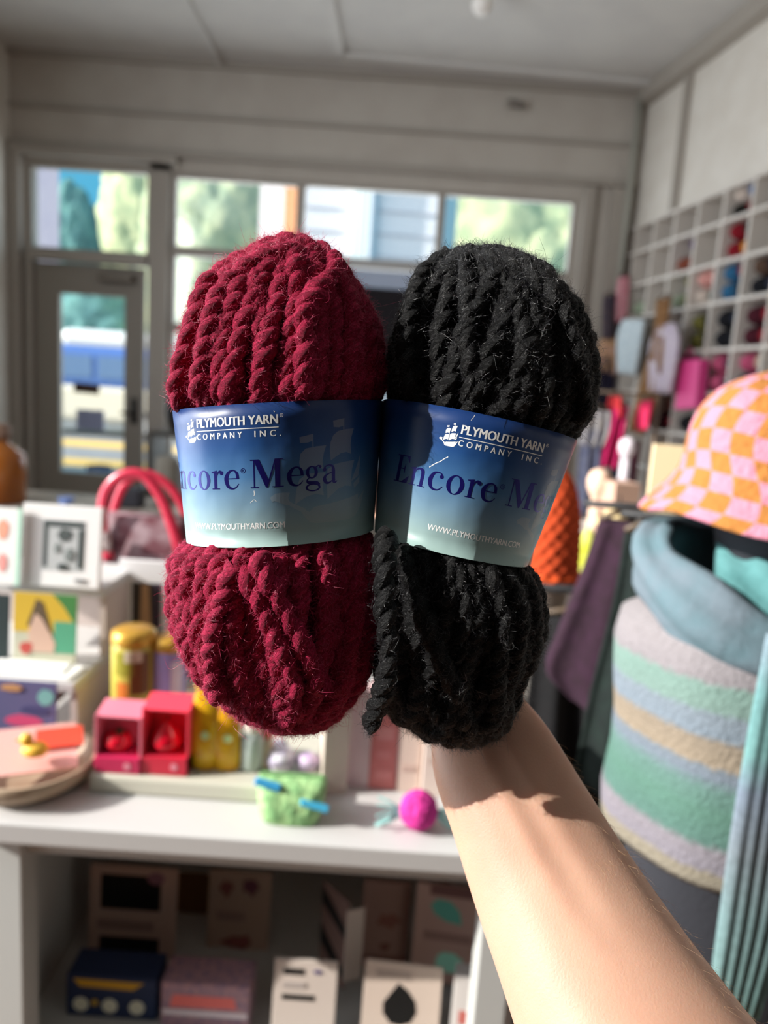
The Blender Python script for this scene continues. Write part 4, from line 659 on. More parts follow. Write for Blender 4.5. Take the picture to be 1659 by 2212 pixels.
ls = cloth('ribbed_scarf', 'long ribbed teal and lilac scarf hanging down the front of the poncho', 'scarf', L, Rr, .775, '', hook=False, folds=6, amp=.0014, th=.014, m=sm)

# ================================================================== the two skeins held up to the camera
D0 = .36; KP = D0 / F; KT = .92
def pxm(x, y): return np.array([(x - CX) * KP, -(y - CY) * KP])
class Skein:
    def __init__(s, o, tilt, lean, left, right, s0, s1):
        t, l = math.radians(tilt), math.radians(lean); s.o2 = pxm(*o); s.o = CAM + FW * D0 + RT * s.o2[0] + UP * s.o2[1]
        s.b = RT * math.cos(t) - UP * math.sin(t); up = RT * math.sin(t) + UP * math.cos(t)
        s.a = up * math.cos(l) - FW * math.sin(l); s.f = -FW * math.cos(l) - up * math.sin(l)
        loc = lambda p: ((pxm(*p) - s.o2) @ np.array([math.sin(t), math.cos(t)]), (pxm(*p) - s.o2) @ np.array([math.cos(t), -math.sin(t)]))
        L = np.array(sorted(loc(p) for p in left)); R = np.array(sorted(loc(p) for p in right))
        s.lo = max(L[0, 0], R[0, 0]); s.hi = min(L[-1, 0], R[-1, 0]); s.S = np.linspace(s.lo, s.hi, 200)
        l_, r_ = np.interp(s.S, L[:, 0], L[:, 1]), np.interp(s.S, R[:, 0], R[:, 1]); s.cc = (l_ + r_) / 2
        w2 = ((r_ - l_) / 2) ** 2; k = np.ones(9) / 9
        s.cc = np.convolve(np.pad(s.cc, 4, 'edge'), k, 'valid'); s.ww = np.sqrt(np.maximum(np.convolve(np.pad(w2, 4, 'edge'), k, 'valid'), 1e-8))
        e = np.minimum((s.S - s.lo), (s.hi - s.S)) / .02; s.ww = np.where(e < 1, s.ww * np.sqrt(np.clip(e, 0, 1)) ** .3, s.ww)
        s.s0, s.s1 = s0 * D0 / .42, s1 * D0 / .42
        for v, n in ((s.s0, '0'), (s.s1, '1')):
            a_, b_ = np.interp(v, L[:, 0], L[:, 1]), np.interp(v, R[:, 0], R[:, 1]); setattr(s, 'c' + n, (a_ + b_) / 2); setattr(s, 'w' + n, (b_ - a_) / 2)
        th = np.linspace(-math.pi, math.pi, 721); g = np.concatenate([[0], np.cumsum(np.hypot(np.cos((th[1:] + th[:-1]) / 2), KT * np.sin((th[1:] + th[:-1]) / 2)) * np.diff(th))]); s.th, s.g = th, g - g[360]
    def surf(s, S_, th, off=0.):      # point on the body, theta 0 faces the camera; off = radial offset
        S_ = np.clip(S_, s.lo, s.hi); c, w = np.interp(S_, s.S, s.cc), np.interp(S_, s.S, s.ww)
        inlab = np.clip(np.minimum(S_ - s.s0 + .006, s.s1 + .006 - S_) / .008, 0, 1)       # tucked in under the paper band
        v = (S_ - s.s0) / (s.s1 - s.s0); wl = s.w0 + (s.w1 - s.w0) * np.clip(v, 0, 1); cl = s.c0 + (s.c1 - s.c0) * np.clip(v, 0, 1)
        w = w * (1 - inlab) + np.minimum(w, wl - .0016) * inlab; c = c * (1 - inlab) + cl * inlab
        w = np.maximum(w + off * (1 - inlab) + np.minimum(off, -.0062) * inlab, .0005)
        return s.o + S_[..., None] * s.a + (c + w * np.sin(th))[..., None] * s.b + (KT * w * np.cos(th) + .0)[..., None] * s.f
    def lab(s, u, v, off=0.):         # label coordinates: u metres of arc from the front line, v 0..1 up
        w = s.w0 + (s.w1 - s.w0) * v; th = np.interp(u / w, s.g, s.th); c = s.c0 + (s.c1 - s.c0) * v; S_ = s.s0 + (s.s1 - s.s0) * v
        wr = w * (1 + .004 * np.sin(7 * th + 2) + .003 * np.sin(13 * th + 5 * v))
        return s.o + S_[..., None] * s.a + (c + (wr + off) * np.sin(th))[..., None] * s.b + ((KT * wr + off) * np.cos(th))[..., None] * s.f
    def fromth(s, x, y):              # pixel on the front -> (S, theta)
        d = D0
        for _ in range(6):
            q = np.array([(x - CX) * d / F, -(y - CY) * d / F]) - s.o2; t = math.atan2(-s.b @ UP, s.b @ RT)
            S_ = q @ np.array([math.sin(t), math.cos(t)]); tt = q @ np.array([math.cos(t), -math.sin(t)])
            c, w = np.interp(S_, s.S, s.cc), np.interp(S_, s.S, s.ww); th = math.asin(max(-.99, min(.99, (tt - c) / w))); d = D0 - KT * w * math.cos(th) * .9
        return S_, th
RADP = 18.5 * KP      # strand radius
def uvmesh(name, V, Fq, UV, m, parent):
    me = bpy.data.meshes.new(name); off = np.array(wloc(parent)); V = V - off; nf = len(Fq)
    me.vertices.add(len(V)); me.vertices.foreach_set('co', V.astype(np.float32).ravel()); me.loops.add(nf * 4); me.polygons.add(nf)
    me.loops.foreach_set('vertex_index', Fq.astype(np.int32).ravel()); me.polygons.foreach_set('loop_start', np.arange(0, nf * 4, 4, dtype=np.int32)); me.polygons.foreach_set('loop_total', np.full(nf, 4, dtype=np.int32))
    me.update(calc_edges=True); me.validate(); uv = me.uv_layers.new(name='UVMap'); uv.data.foreach_set('uv', UV[Fq.ravel()].astype(np.float32).ravel())
    me.polygons.foreach_set('use_smooth', np.ones(nf, dtype=bool)); me.materials.append(m)
    o = bpy.data.objects.new(name, me); COL.objects.link(o); o.parent = parent; return o
def strand_mesh(path, nrm, R, pitch=.0185, seg=10, plies=2, ph=0., taper=False):
    """two-ply twisted strand: returns verts, quads, uvs, plus sample points for fuzz"""
    d = np.linalg.norm(np.diff(path, axis=0), axis=1); L = np.concatenate([[0], np.cumsum(d)]); n = max(8, int(L[-1] / .0011)); t = np.linspace(0, L[-1], n)
    P = np.stack([np.interp(t, L, path[:, i]) for i in range(3)], 1); N = np.stack([np.interp(t, L, nrm[:, i]) for i in range(3)], 1)
    T = np.gradient(P, axis=0); T /= np.linalg.norm(T, axis=1)[:, None]; N -= T * (N * T).sum(1)[:, None]; N /= np.linalg.norm(N, axis=1)[:, None] + 1e-9; B = np.cross(T, N)
    V, Q, U = [], [], []; base = 0; tw = np.cumsum(np.concatenate([[0], np.diff(t)]) * 2 * math.pi / (pitch * (1 + .12 * np.sin(t * 60 + ph * 3)))) + ph
    Rm = R * (1 + .11 * np.sin(t * 210 + ph * 7) + .08 * np.sin(t * 97 + ph) + .05 * np.sin(t * 560 + ph * 3))
    if taper: Rm = Rm * np.sqrt(np.clip((L[-1] - t) / .006, .05, 1))
    for k in range(plies):
        a = tw + k * 2 * math.pi / plies; C_ = P + (np.cos(a) * Rm * .37)[:, None] * N + (np.sin(a) * Rm * .37)[:, None] * B
        Tk = np.gradient(C_, axis=0); Tk /= np.linalg.norm(Tk, axis=1)[:, None]; Nk = np.cos(a)[:, None] * N + np.sin(a)[:, None] * B; Nk -= Tk * (Nk * Tk).sum(1)[:, None]; Nk /= np.linalg.norm(Nk, axis=1)[:, None]; Bk = np.cross(Tk, Nk)
        j = np.arange(seg) * 2 * math.pi / seg; rr = (Rm * .70)[:, None] * (1 + .05 * np.sin(3 * j[None] + t[:, None] * 500 + ph) + .035 * np.sin(5 * j[None] - t[:, None] * 1300 + 2 * ph))
        W = C_[:, None] + (rr * np.cos(j))[..., None] * Nk[:, None] + (rr * np.sin(j))[..., None] * Bk[:, None]
        V.append(W.reshape(-1, 3)); uv = np.stack(np.broadcast_arrays(t[:, None], (j / 6.2832 * .019)[None]), -1); U.append(uv.reshape(-1, 2))
        ii, jj = np.meshgrid(np.arange(n - 1), np.arange(seg), indexing='ij'); kk = (jj + 1) % seg
        Q.append(np.stack([ii * seg + jj, ii * seg + kk, (ii + 1) * seg + kk, (ii + 1) * seg + jj], -1).reshape(-1, 4) + base); base += n * seg
    return np.concatenate(V), np.concatenate(Q), np.concatenate(U)
def yarn_mat(name, c, c2, rough, sheen, spec):
    m = bpy.data.materials.new(name); m.use_nodes = True; nt = m.node_tree; b = nt.nodes['Principled BSDF']; Lk = nt.links.new
    b.inputs['Roughness'].default_value = rough; b.inputs['Specular IOR Level'].default_value = spec; b.inputs['Sheen Weight'].default_value = sheen; b.inputs['Sheen Roughness'].default_value = .35; b.inputs['Sheen Tint'].default_value = lin(c2)
    uv = nt.nodes.new('ShaderNodeUVMap'); sp = nt.nodes.new('ShaderNodeSeparateXYZ'); Lk(uv.outputs[0], sp.inputs[0])
    a = nt.nodes.new('ShaderNodeMath'); a.operation = 'MULTIPLY'; a.inputs[1].default_value = 260; Lk(sp.outputs[0], a.inputs[0])
    v = nt.nodes.new('ShaderNodeMath'); v.operation = 'MULTIPLY'; v.inputs[1].default_value = 2100; Lk(sp.outputs[1], v.inputs[0])
    cb = nt.nodes.new('ShaderNodeCombineXYZ'); Lk(a.outputs[0], cb.inputs[0]); Lk(v.outputs[0], cb.inputs[1])
    n = nt.nodes.new('ShaderNodeTexNoise'); n.inputs['Scale'].default_value = 1; n.inputs['Detail'].default_value = 5; n.inputs['Roughness'].default_value = .65; n.inputs['Distortion'].default_value = .8; Lk(cb.outputs[0], n.inputs['Vector'])
    tc = nt.nodes.new('ShaderNodeTexCoord'); n2 = nt.nodes.new('ShaderNodeTexNoise'); n2.inputs['Scale'].default_value = 900; n2.inputs['Detail'].default_value = 3; Lk(tc.outputs['Object'], n2.inputs['Vector'])
    ad = nt.nodes.new('ShaderNodeMath'); ad.operation = 'ADD'; Lk(n.outputs['Fac'], ad.inputs[0]); Lk(n2.outputs['Fac'], ad.inputs[1])
    r = nt.nodes.new('ShaderNodeValToRGB'); r.color_ramp.elements[0].position = .38; r.color_ramp.elements[1].position = .66; r.color_ramp.elements[0].color = lin(c); r.color_ramp.elements[1].color = lin(c2); h = nt.nodes.new('ShaderNodeMath'); h.operation = 'MULTIPLY'; h.inputs[1].default_value = .5; Lk(ad.outputs[0], h.inputs[0]); Lk(h.outputs[0], r.inputs[0]); Lk(r.outputs[0], b.inputs['Base Color'])
    bp = nt.nodes.new('ShaderNodeBump'); bp.inputs['Strength'].default_value = .9; bp.inputs['Distance'].default_value = .0009; Lk(ad.outputs[0], bp.inputs['Height']); Lk(bp.outputs[0], b.inputs['Normal'])
    return m
def hair(name, roots, dirs, lens, rad, m, parent, npt=5, curl=.35, droop=0.):
    n = len(roots); hc_ = bpy.data.hair_curves.new(name); hc_.add_curves([npt] * n); s = np.linspace(0, 1, npt)
    d2 = rng.normal(size=(n, 3)); d2 /= np.linalg.norm(d2, axis=1)[:, None]; d3 = rng.normal(size=(n, 3)) * .5; off = np.array(wloc(parent))
    P = roots[:, None] + lens[:, None, None] * (dirs[:, None] * s[None, :, None] + curl * d2[:, None] * (s ** 2)[None, :, None] + curl * d3[:, None] * np.sin(s * 4)[None, :, None] * s[None, :, None]) - off
    hc_.attributes['position'].data.foreach_set('vector', P.reshape(-1).astype(np.float32))
    ra = hc_.attributes.get('radius') or hc_.attributes.new('radius', 'FLOAT', 'POINT'); ra.data.foreach_set('value', np.tile(rad * np.array([1] * (npt - 1) + [.4]), n).astype(np.float32))
    hc_.materials.append(m); o = bpy.data.objects.new(name, hc_); COL.objects.link(o); o.parent = parent; return o

def build_skein(sk, label, cols, seed, extra, tail=None):
    r_ = np.random.default_rng(seed); t = thing('yarn_skein', sk.o, label, 'yarn'); t['group'] = 'yarn skeins held in the hand'
    m = yarn_mat('wool_' + cols[0], *cols[:5])
    mid, H = (sk.lo + sk.hi) / 2, (sk.hi - sk.lo) / 2; V, Q, U = [], [], []; base = 0
    def add(path, nrm, R, **k):
        nonlocal base
        v, q, u = strand_mesh(path, nrm, R, ph=r_.uniform(0, 6.28), **k); V.append(v); Q.append(q + base); U.append(u); base += len(v)
    for layer, (nc, off, j) in enumerate([(14, -.0125, .5), (16, -.0080, .3), (17, -.0045, 0)]):
        for i in range(nc):
            al = (i + j) * math.pi / nc + r_.normal() * .035; ep = r_.choice([-1, 1]) * r_.uniform(.10, .30); s_ = np.linspace(0, 2 * math.pi, 260)
            nv = np.array([math.cos(al) * math.cos(ep), math.sin(al) * math.cos(ep), math.sin(ep)]); e1 = np.cross(nv, (0, 0, 1)); e1 /= np.linalg.norm(e1); e2 = np.cross(nv, e1)
            G = np.outer(np.cos(s_), e1) + np.outer(np.sin(s_), e2); ph, Z = np.arctan2(G[:, 0], G[:, 1]), G[:, 2]
            wig = .05 * np.sin(2 * s_ + r_.uniform(0, 6)) ; S_ = mid + H * Z * .965
            o_ = off + .0016 * np.sin(2 * s_ + r_.uniform(0, 6)) * r_.uniform(.3, 1) + .0024 * r_.uniform(-1, 1) * np.abs(Z) ** 4
            P_ = sk.surf(S_, ph + wig * (1 - Z ** 2), o_); cen = sk.o + S_[:, None] * .8 * sk.a + np.interp(S_, sk.S, sk.cc)[:, None] * sk.b; N_ = P_ - cen; N_ /= np.linalg.norm(N_, axis=1)[:, None]
            add(P_, N_, RADP * r_.uniform(.92, 1.08))
    for pts, off, Rk in extra:        # strands one can pick out on the front
        q = smooth_path([list(sk.fromth(*p)) for p in pts], 14); P_ = sk.surf(q[:, 0], q[:, 1], off); cen = sk.o + q[:, :1] * sk.a + np.interp(q[:, 0], sk.S, sk.cc)[:, None] * sk.b; N_ = P_ - cen; N_ /= np.linalg.norm(N_, axis=1)[:, None]
        add(P_, N_, RADP * Rk)
    V, Q, U = np.concatenate(V), np.concatenate(Q), np.concatenate(U); uvmesh('wound_yarn', V, Q, U, m, t)
    core = [[tuple(p) for p in sk.surf(np.full(40, S_), np.linspace(0, 2 * math.pi, 40, endpoint=False), -.0165)] for S_ in np.linspace(sk.lo + .016, sk.hi - .016, 40)]
    obj('inner_core', MB().loft(core), m, t, smooth=True)
    parts = [(V, .0)]
    if tail is not None:
        q = smooth_path([PD(x, y, d) for x, y, d in tail], 12); N_ = np.tile(sk.f, (len(q), 1)); v, qq, uu = strand_mesh(q, N_, RADP * 1.12, taper=True); uvmesh('loose_end', v, qq, uu, m, t); parts.append((v, 0))
    # fuzz: short fibres all over, a few long stray ones
    W = np.concatenate([p[0] for p in parts]); n = 130000
    cen = sk.o + ((W - sk.o) @ sk.a)[:, None] * .8 * sk.a; Nn = W - cen; Nn /= np.linalg.norm(Nn, axis=1)[:, None]; S_ = (W - sk.o) @ sk.a
    rr = np.linalg.norm((W - sk.surf(np.clip(S_, sk.lo, sk.hi), np.zeros(len(W)), -9.)), axis=1)
    loc_b, loc_f = (W - sk.o) @ sk.b - np.interp(S_, sk.S, sk.cc), (W - sk.o) @ sk.f; wv = np.interp(S_, sk.S, sk.ww); outer = (loc_b ** 2 + (loc_f / KT) ** 2) > (np.maximum(wv - .007, 0)) ** 2
    front = loc_f > -.01; noband = (S_ < sk.s0 - .001) | (S_ > sk.s1 + .001); ok = np.where(outer & front & noband)[0]
    hm = bpy.data.materials.new('fibre_' + cols[0]); hm.use_nodes = True; hb = hm.node_tree.nodes['Principled BSDF']; hb.inputs['Base Color'].default_value = lin(cols[5]); hb.inputs['Roughness'].default_value = .3; hb.inputs['Specular IOR Level'].default_value = cols[6]
    idx = r_.choice(ok, n); D = Nn[idx] * .40 + r_.normal(size=(n, 3)) * .7; D /= np.linalg.norm(D, axis=1)[:, None]
    fz = hair('wool_fuzz', W[idx], D, r_.uniform(.0010, .0030, n), 3.6e-5, hm, t, 6, .9); fz['kind'] = 'stuff'
    n = 300; idx = r_.choice(ok, n); D = Nn[idx] * .8 + r_.normal(size=(n, 3)) * .6; D /= np.linalg.norm(D, axis=1)[:, None]
    fz = hair('stray_fibres', W[idx], D, r_.uniform(.004, .010, n), 4.5e-5, hm, t, 8, .7); fz['kind'] = 'stuff'
    return t

RED = Skein((603, 1030), -3, 6, [(640, 525), (565, 545), (478, 600), (435, 650), (415, 700), (393, 760), (381, 840), (380, 870), (385, 900), (405, 1165), (375, 1190), (362, 1230), (358, 1300), (370, 1380), (403, 1450), (462, 1520), (520, 1560), (590, 1582), (650, 1592)],
            [(640, 525), (690, 545), (752, 600), (795, 650), (822, 700), (833, 760), (835, 840), (828, 870), (820, 900), (805, 1160), (815, 1180), (832, 1230), (832, 1300), (824, 1380), (812, 1450), (782, 1520), (745, 1560), (700, 1580), (650, 1592)], -.0327, .0393)
BLK = Skein((1035, 1050), 12.3, 4, [(1020, 541), (965, 552), (920, 590), (870, 660), (835, 740), (828, 860), (820, 900), (808, 1150), (802, 1200), (796, 1300), (800, 1450), (825, 1540), (880, 1577), (960, 1612), (1030, 1622)],
            [(1020, 541), (1090, 553), (1170, 590), (1230, 650), (1270, 720), (1285, 800), (1277, 900), (1245, 945), (1140, 1220), (1155, 1240), (1180, 1290), (1187, 1350), (1168, 1420), (1145, 1470), (1128, 1540), (1100, 1590), (1030, 1622)], -.0377, .0355)
T_red = build_skein(RED, 'burgundy chunky wool skein with a blue paper band, held left of the black one', ('720528', 'C02650', .75, .3, .2, 'C83A62', .6), 3,
    [([(700, 548), (676, 640), (664, 740), (648, 860)], .0012, 1.1), ([(478, 603), (428, 700), (402, 790), (388, 872)], .0008, 1.05), ([(640, 545), (560, 570), (490, 625), (462, 700), (440, 800), (430, 868)], .0000, 1.),
     ([(560, 1182), (598, 1270), (655, 1390), (690, 1480)], .0018, 1.12), ([(512, 1190), (555, 1265), (600, 1370), (640, 1480)], .0006, 1.05), ([(515, 1195), (470, 1300), (452, 1400), (470, 1500)], .0008, 1.05)])
T_blk = build_skein(BLK, 'black chunky wool skein with a blue paper band, held right of the burgundy one', ('010101', '09090B', .55, .0, .25, '1C1C22', 1.), 11,
    [([(870, 1172), (902, 1270), (950, 1400), (995, 1500)], .0012, 1.05), ([(960, 556), (900, 640), (880, 740), (884, 858)], .0008, 1.05), ([(1040, 560), (1130, 600), (1210, 680), (1240, 780), (1250, 900)], .0002, 1.)],
    tail=[(838, 1150, .325), (830, 1220, .318), (832, 1330, .316), (838, 1420, .318), (826, 1500, .322), (806, 1545, .326), (800, 1585, .326)])

# ---- paper bands with their printing
PB = bpy.data.materials.new('printed_paper'); PB.use_nodes = True
def grad(nt, b, mixc=None, f=.14):
    uv = nt.nodes.new('ShaderNodeUVMap'); sp = nt.nodes.new('ShaderNodeSeparateXYZ'); nt.links.new(uv.outputs[0], sp.inputs[0]); r = nt.nodes.new('ShaderNodeValToRGB'); el = r.color_ramp.elements
    st = [(0, '9AB6B1'), (.12, '93AEAE'), (.3, '7394AA'), (.5, '426F9C'), (.72, '1E4A84'), (.88, '153A72'), (1, '123268')]
    while len(el) > 1: el.remove(el[0])
    el[0].position = 0; el[0].color = lin(st[0][1])
    for p, c in st[1:]: e = el.new(p); e.color = lin(c)
    nt.links.new(sp.outputs[1], r.inputs[0]); out = r.outputs[0]
    if mixc: mx = nt.nodes.new('ShaderNodeMix'); mx.data_type = 'RGBA'; mx.inputs[0].default_value = f; nt.links.new(out, mx.inputs[6]); mx.inputs[7].default_value = lin(mixc); out = mx.outputs[2]
    nt.links.new(out, b.inputs['Base Color']); b.inputs['Roughness'].default_value = .38; b.inputs['Specular IOR Level'].default_value = .45
    n = nt.nodes.new('ShaderNodeTexNoise'); n.inputs['Scale'].default_value = 45; tc = nt.nodes.new('ShaderNodeTexCoord'); nt.links.new(tc.outputs['Object'], n.inputs['Vector']); bp = nt.nodes.new('ShaderNodeBump'); bp.inputs['Strength'].default_value = .25; bp.inputs['Distance'].default_value = .004; nt.links.new(n.outputs['Fac'], bp.inputs['Height']); nt.links.new(bp.outputs[0], b.inputs['Normal'])
grad(PB.node_tree, PB.node_tree.nodes['Principled BSDF'])
WM = bpy.data.materials.new('watermark_print'); WM.use_nodes = True; grad(WM.node_tree, WM.node_tree.nodes['Principled BSDF'], 'B5B5B0', .26)
INK = mat('white_ink', 'F1F3F2', rough=.45); FOIL = mat('blue_foil', '1A1470', rough=.28, metal=.55, spec=.8); SCR = mat('scratch_white', 'F5F5F2', rough=.5)
def stroke(pts, wd, sm_=True):
    P = np.array(pts, float); W = np.array(wd if hasattr(wd, '__len__') else [wd] * len(P), float)
    if sm_:
        Q = smooth_path(np.column_stack([P, W, np.zeros(len(P))]), 6); P, W = Q[:, :2], Q[:, 2]
    T = np.gradient(P, axis=0); T /= np.linalg.norm(T, axis=1)[:, None] + 1e-9; N = np.stack([-T[:, 1], T[:, 0]], 1)
    A, B = P + N * W[:, None] / 2, P - N * W[:, None] / 2
    return [[A[i], A[i + 1], B[i + 1], B[i]] for i in range(len(P) - 1)]
def rc(x0, y0, x1, y1): return [[(x0, y0), (x1, y0), (x1, y1), (x0, y1)]]
def ring(cx, cy, rx, ry, ix, iy, n=40, tilt=0):
    a = np.linspace(0, 2 * math.pi, n + 1); o = np.stack([cx + rx * np.cos(a), cy + ry * np.sin(a)], 1); i_ = np.stack([cx + ix * np.cos(a + tilt), cy + iy * np.sin(a + tilt)], 1) if not tilt else np.stack([cx + ix * np.cos(a) * math.cos(tilt) - iy * np.sin(a) * math.sin(tilt), cy + ix * np.cos(a) * math.sin(tilt) + iy * np.sin(a) * math.cos(tilt)], 1)
    return [[o[k], o[k + 1], i_[k + 1], i_[k]] for k in range(n)]
def disc(cx, cy, r, n=16): return [[(cx, cy), (cx + r * math.cos(2 * math.pi * k / n), cy + r * math.sin(2 * math.pi * k / n)), (cx + r * math.cos(2 * math.pi * (k + 1) / n), cy + r * math.sin(2 * math.pi * (k + 1) / n))] for k in range(n)]
X_ = .665
GLY = {  # unit: cap height 1
 'E': (.78, rc(.13, 0, .30, 1) + rc(.02, 0, .72, .04) + rc(.02, .96, .68, 1) + [[(.72, 0), (.78, .27), (.74, .27), (.60, .04), (.45, .04), (.45, 0)], [(.68, 1), (.71, .76), (.67, .76), (.55, .96), (.42, .96), (.42, 1)]] + rc(.30, .495, .50, .535) + [[(.50, .36), (.53, .36), (.53, .68), (.50, .68), (.46, .535), (.46, .495)]]),
 'n': (.74, rc(.12, 0, .25, .62) + rc(.03, 0, .33, .035) + [[(.02, .62), (.02, .595), (.13, .57), (.25, .60), (.25, X_ + .01)]] + stroke([(.22, .50), (.30, .60), (.42, .645), (.53, .58), (.56, .44), (.56, .3)], [.03, .05, .075, .13, .13, .13]) + rc(.495, 0, .625, .4) + rc(.41, 0, .71, .035)),
 'c': (.60, stroke([(.50, .50), (.46, .60), (.35, .65), (.20, .60), (.11, .42), (.11, .25), (.19, .07), (.34, .015), (.46, .05), (.56, .17)], [.10, .05, .04, .09, .145, .15, .10, .06, .04, .025]) + disc(.475, .51, .07)),
 'o': (.68, ring(.34, X_ / 2, .30, X_ / 2 + .02, .155, X_ / 2 - .015)),
 'r': (.54, rc(.12, 0, .25, .62) + rc(.03, 0, .36, .035) + [[(.02, .62), (.02, .595), (.13, .57), (.25, .60), (.25, X_ + .01)]] + stroke([(.23, .42), (.28, .56), (.37, .635), (.45, .60)], [.03, .045, .07, .08]) + disc(.445, .575, .075)),
 'e': (.60, stroke([(.53, .36), (.50, .54), (.38, .655), (.22, .61), (.11, .44), (.10, .28), (.17, .08), (.33, .01), (.46, .05), (.56, .17)], [.10, .10, .045, .08, .145, .15, .11, .06, .04, .025]) + rc(.13, .345, .58, .38)),
 'M': (1.18, rc(.13, 0, .17, 1) + rc(.02, 0, .30, .035) + rc(.02, .965, .30, 1) + [[(.13, 1), (.33, 1), (.66, .22), (.58, 0), (.55, 0)]] + [[(.56, .0), (.61, .0), (.92, 1), (.86, 1)]] + rc(.86, 0, 1.04, 1) + rc(.76, 0, 1.15, .035) + rc(.86, .965, 1.15, 1)),
 'g': (.66, ring(.27, .44, .22, .225, .10, .185) + stroke([(.40, .60), (.50, .66), (.58, .645)], [.04, .05, .06]) + disc(.585, .625, .05) + stroke([(.18, .26), (.10, .17), (.13, .09), (.28, .065), (.45, .05), (.55, -.03)], [.03, .06, .10, .12, .12, .09]) + ring(.31, -.10, .275, .145, .20, .095)),
 'a': (.60, stroke([(.08, .50), (.13, .61), (.27, .655), (.40, .60), (.43, .46), (.43, .25), (.44, .08), (.50, .03), (.58, .07)], [.08, .05, .045, .09, .13, .13, .13, .08, .02]) + disc(.10, .50, .065) + stroke([(.42, .40), (.28, .36), (.12, .27), (.09, .15), (.16, .03), (.28, .03), (.40, .12)], [.03, .04, .08, .13, .10, .06, .03]))}
def glyphs(word, x0, x1, y, cap):
    adv = sum(GLY[c][0] for c in word); k = (x1 - x0) / (adv * cap); out = []; x = x0
    for c in word:
        for p in GLY[c][1]: out.append([(x + q[0] * cap * k, y + q[1] * cap) for q in p])
        x += GLY[c][0] * cap * k
    return out
def poly_bm(polys):
    bm = bmesh.new()
    for p in polys:
        try: bm.faces.new([bm.verts.new((q[0], q[1], 0)) for q in p])
        except ValueError: pass
    return bm
def text_bm(txt, x0, x1, y, cap, spacing=1., off=.0):
    cu_ = bpy.data.curves.new('t', 'FONT'); cu_.body = txt; cu_.space_character = spacing; cu_.offset = off; cu_.resolution_u = 4; o = bpy.data.objects.new('t', cu_); COL.objects.link(o); bpy.context.view_layer.update()
    me = bpy.data.meshes.new_from_object(o.evaluated_get(bpy.context.evaluated_depsgraph_get())); bpy.data.objects.remove(o)
    bm = bmesh.new(); bm.from_mesh(me); xs = [v.co.x for v in bm.verts]; ys = [v.co.y for v in bm.verts]; top, bot = max(ys), max(min(ys), -0.02) if not txt.startswith('®') else min(ys)
    for v in bm.verts: v.co.x = x0 + (v.co.x - min(xs)) / (max(xs) - min(xs)) * (x1 - x0); v.co.y = y + (v.co.y - bot) / (top - bot) * cap
    return bm
def wrap(bms, name, m, sk, parent, du, off):
    """flat printing (mm) -> cut in narrow columns and laid on the paper band"""
    V, Q = [], []; base = 0; hh = (sk.s1 - sk.s0) * 1000; UVs = []
    for bm in bms:
        bmesh.ops.triangulate(bm, faces=bm.faces[:], ngon_method='EAR_CLIP')
        xs = [v.co.x for v in bm.verts]
        for cx_ in np.arange(math.floor(min(xs)), max(xs), 1.5):
            g = bm.verts[:] + bm.edges[:] + bm.faces[:]; bmesh.ops.bisect_plane(bm, geom=g, plane_co=(cx_, 0, 0), plane_no=(1, 0, 0))
        ys = [v.co.y for v in bm.verts]
        for cy_ in np.arange(math.floor(min(ys) / 6) * 6, max(ys), 6):
            g = bm.verts[:] + bm.edges[:] + bm.faces[:]; bmesh.ops.bisect_plane(bm, geom=g, plane_co=(0, cy_, 0), plane_no=(0, 1, 0))
        bmesh.ops.triangulate(bm, faces=[f for f in bm.faces if len(f.verts) > 4]); bm.verts.index_update()
        co = np.array([v.co[:] for v in bm.verts]); V.append(sk.lab((co[:, 0] + du) / 1000, (co[:, 1] + (.9 if du > 0 and co[:, 1].max() < 50 else 0)) / hh, off)); UVs.append(np.column_stack([co[:, 0] / 100, co[:, 1] / hh])); Q += [tuple(v.index + base for v in f.verts) for f in bm.faces]; base += len(co); bm.free()
    mb = MB(); mb.v = [np.concatenate(V)]; mb.f = Q; mb.n = base; o = obj(name, mb, m, parent); uv = o.data.uv_layers.new(name='UVMap'); UVs = np.concatenate(UVs)
    li = np.zeros(len(o.data.loops), dtype=np.int32); o.data.loops.foreach_get('vertex_index', li); uv.data.foreach_set('uv', UVs[li].astype(np.float32).ravel())
    # printing faces outwards
    c = sk.o; nrm = np.array([p.normal[:] for p in o.data.polygons]); cen = np.array([p.center[:] for p in o.data.polygons]) + np.array(wloc(parent)) - c
    rad = cen - np.outer(cen @ sk.a, sk.a); 
    bmm = bmesh.new(); bmm.from_mesh(o.data); bmm.faces.ensure_lookup_table()
    for i, f in enumerate(bmm.faces):
        if nrm[i] @ rad[i] < 0: f.normal_flip()
    bmm.to_mesh(o.data); bmm.free(); return o
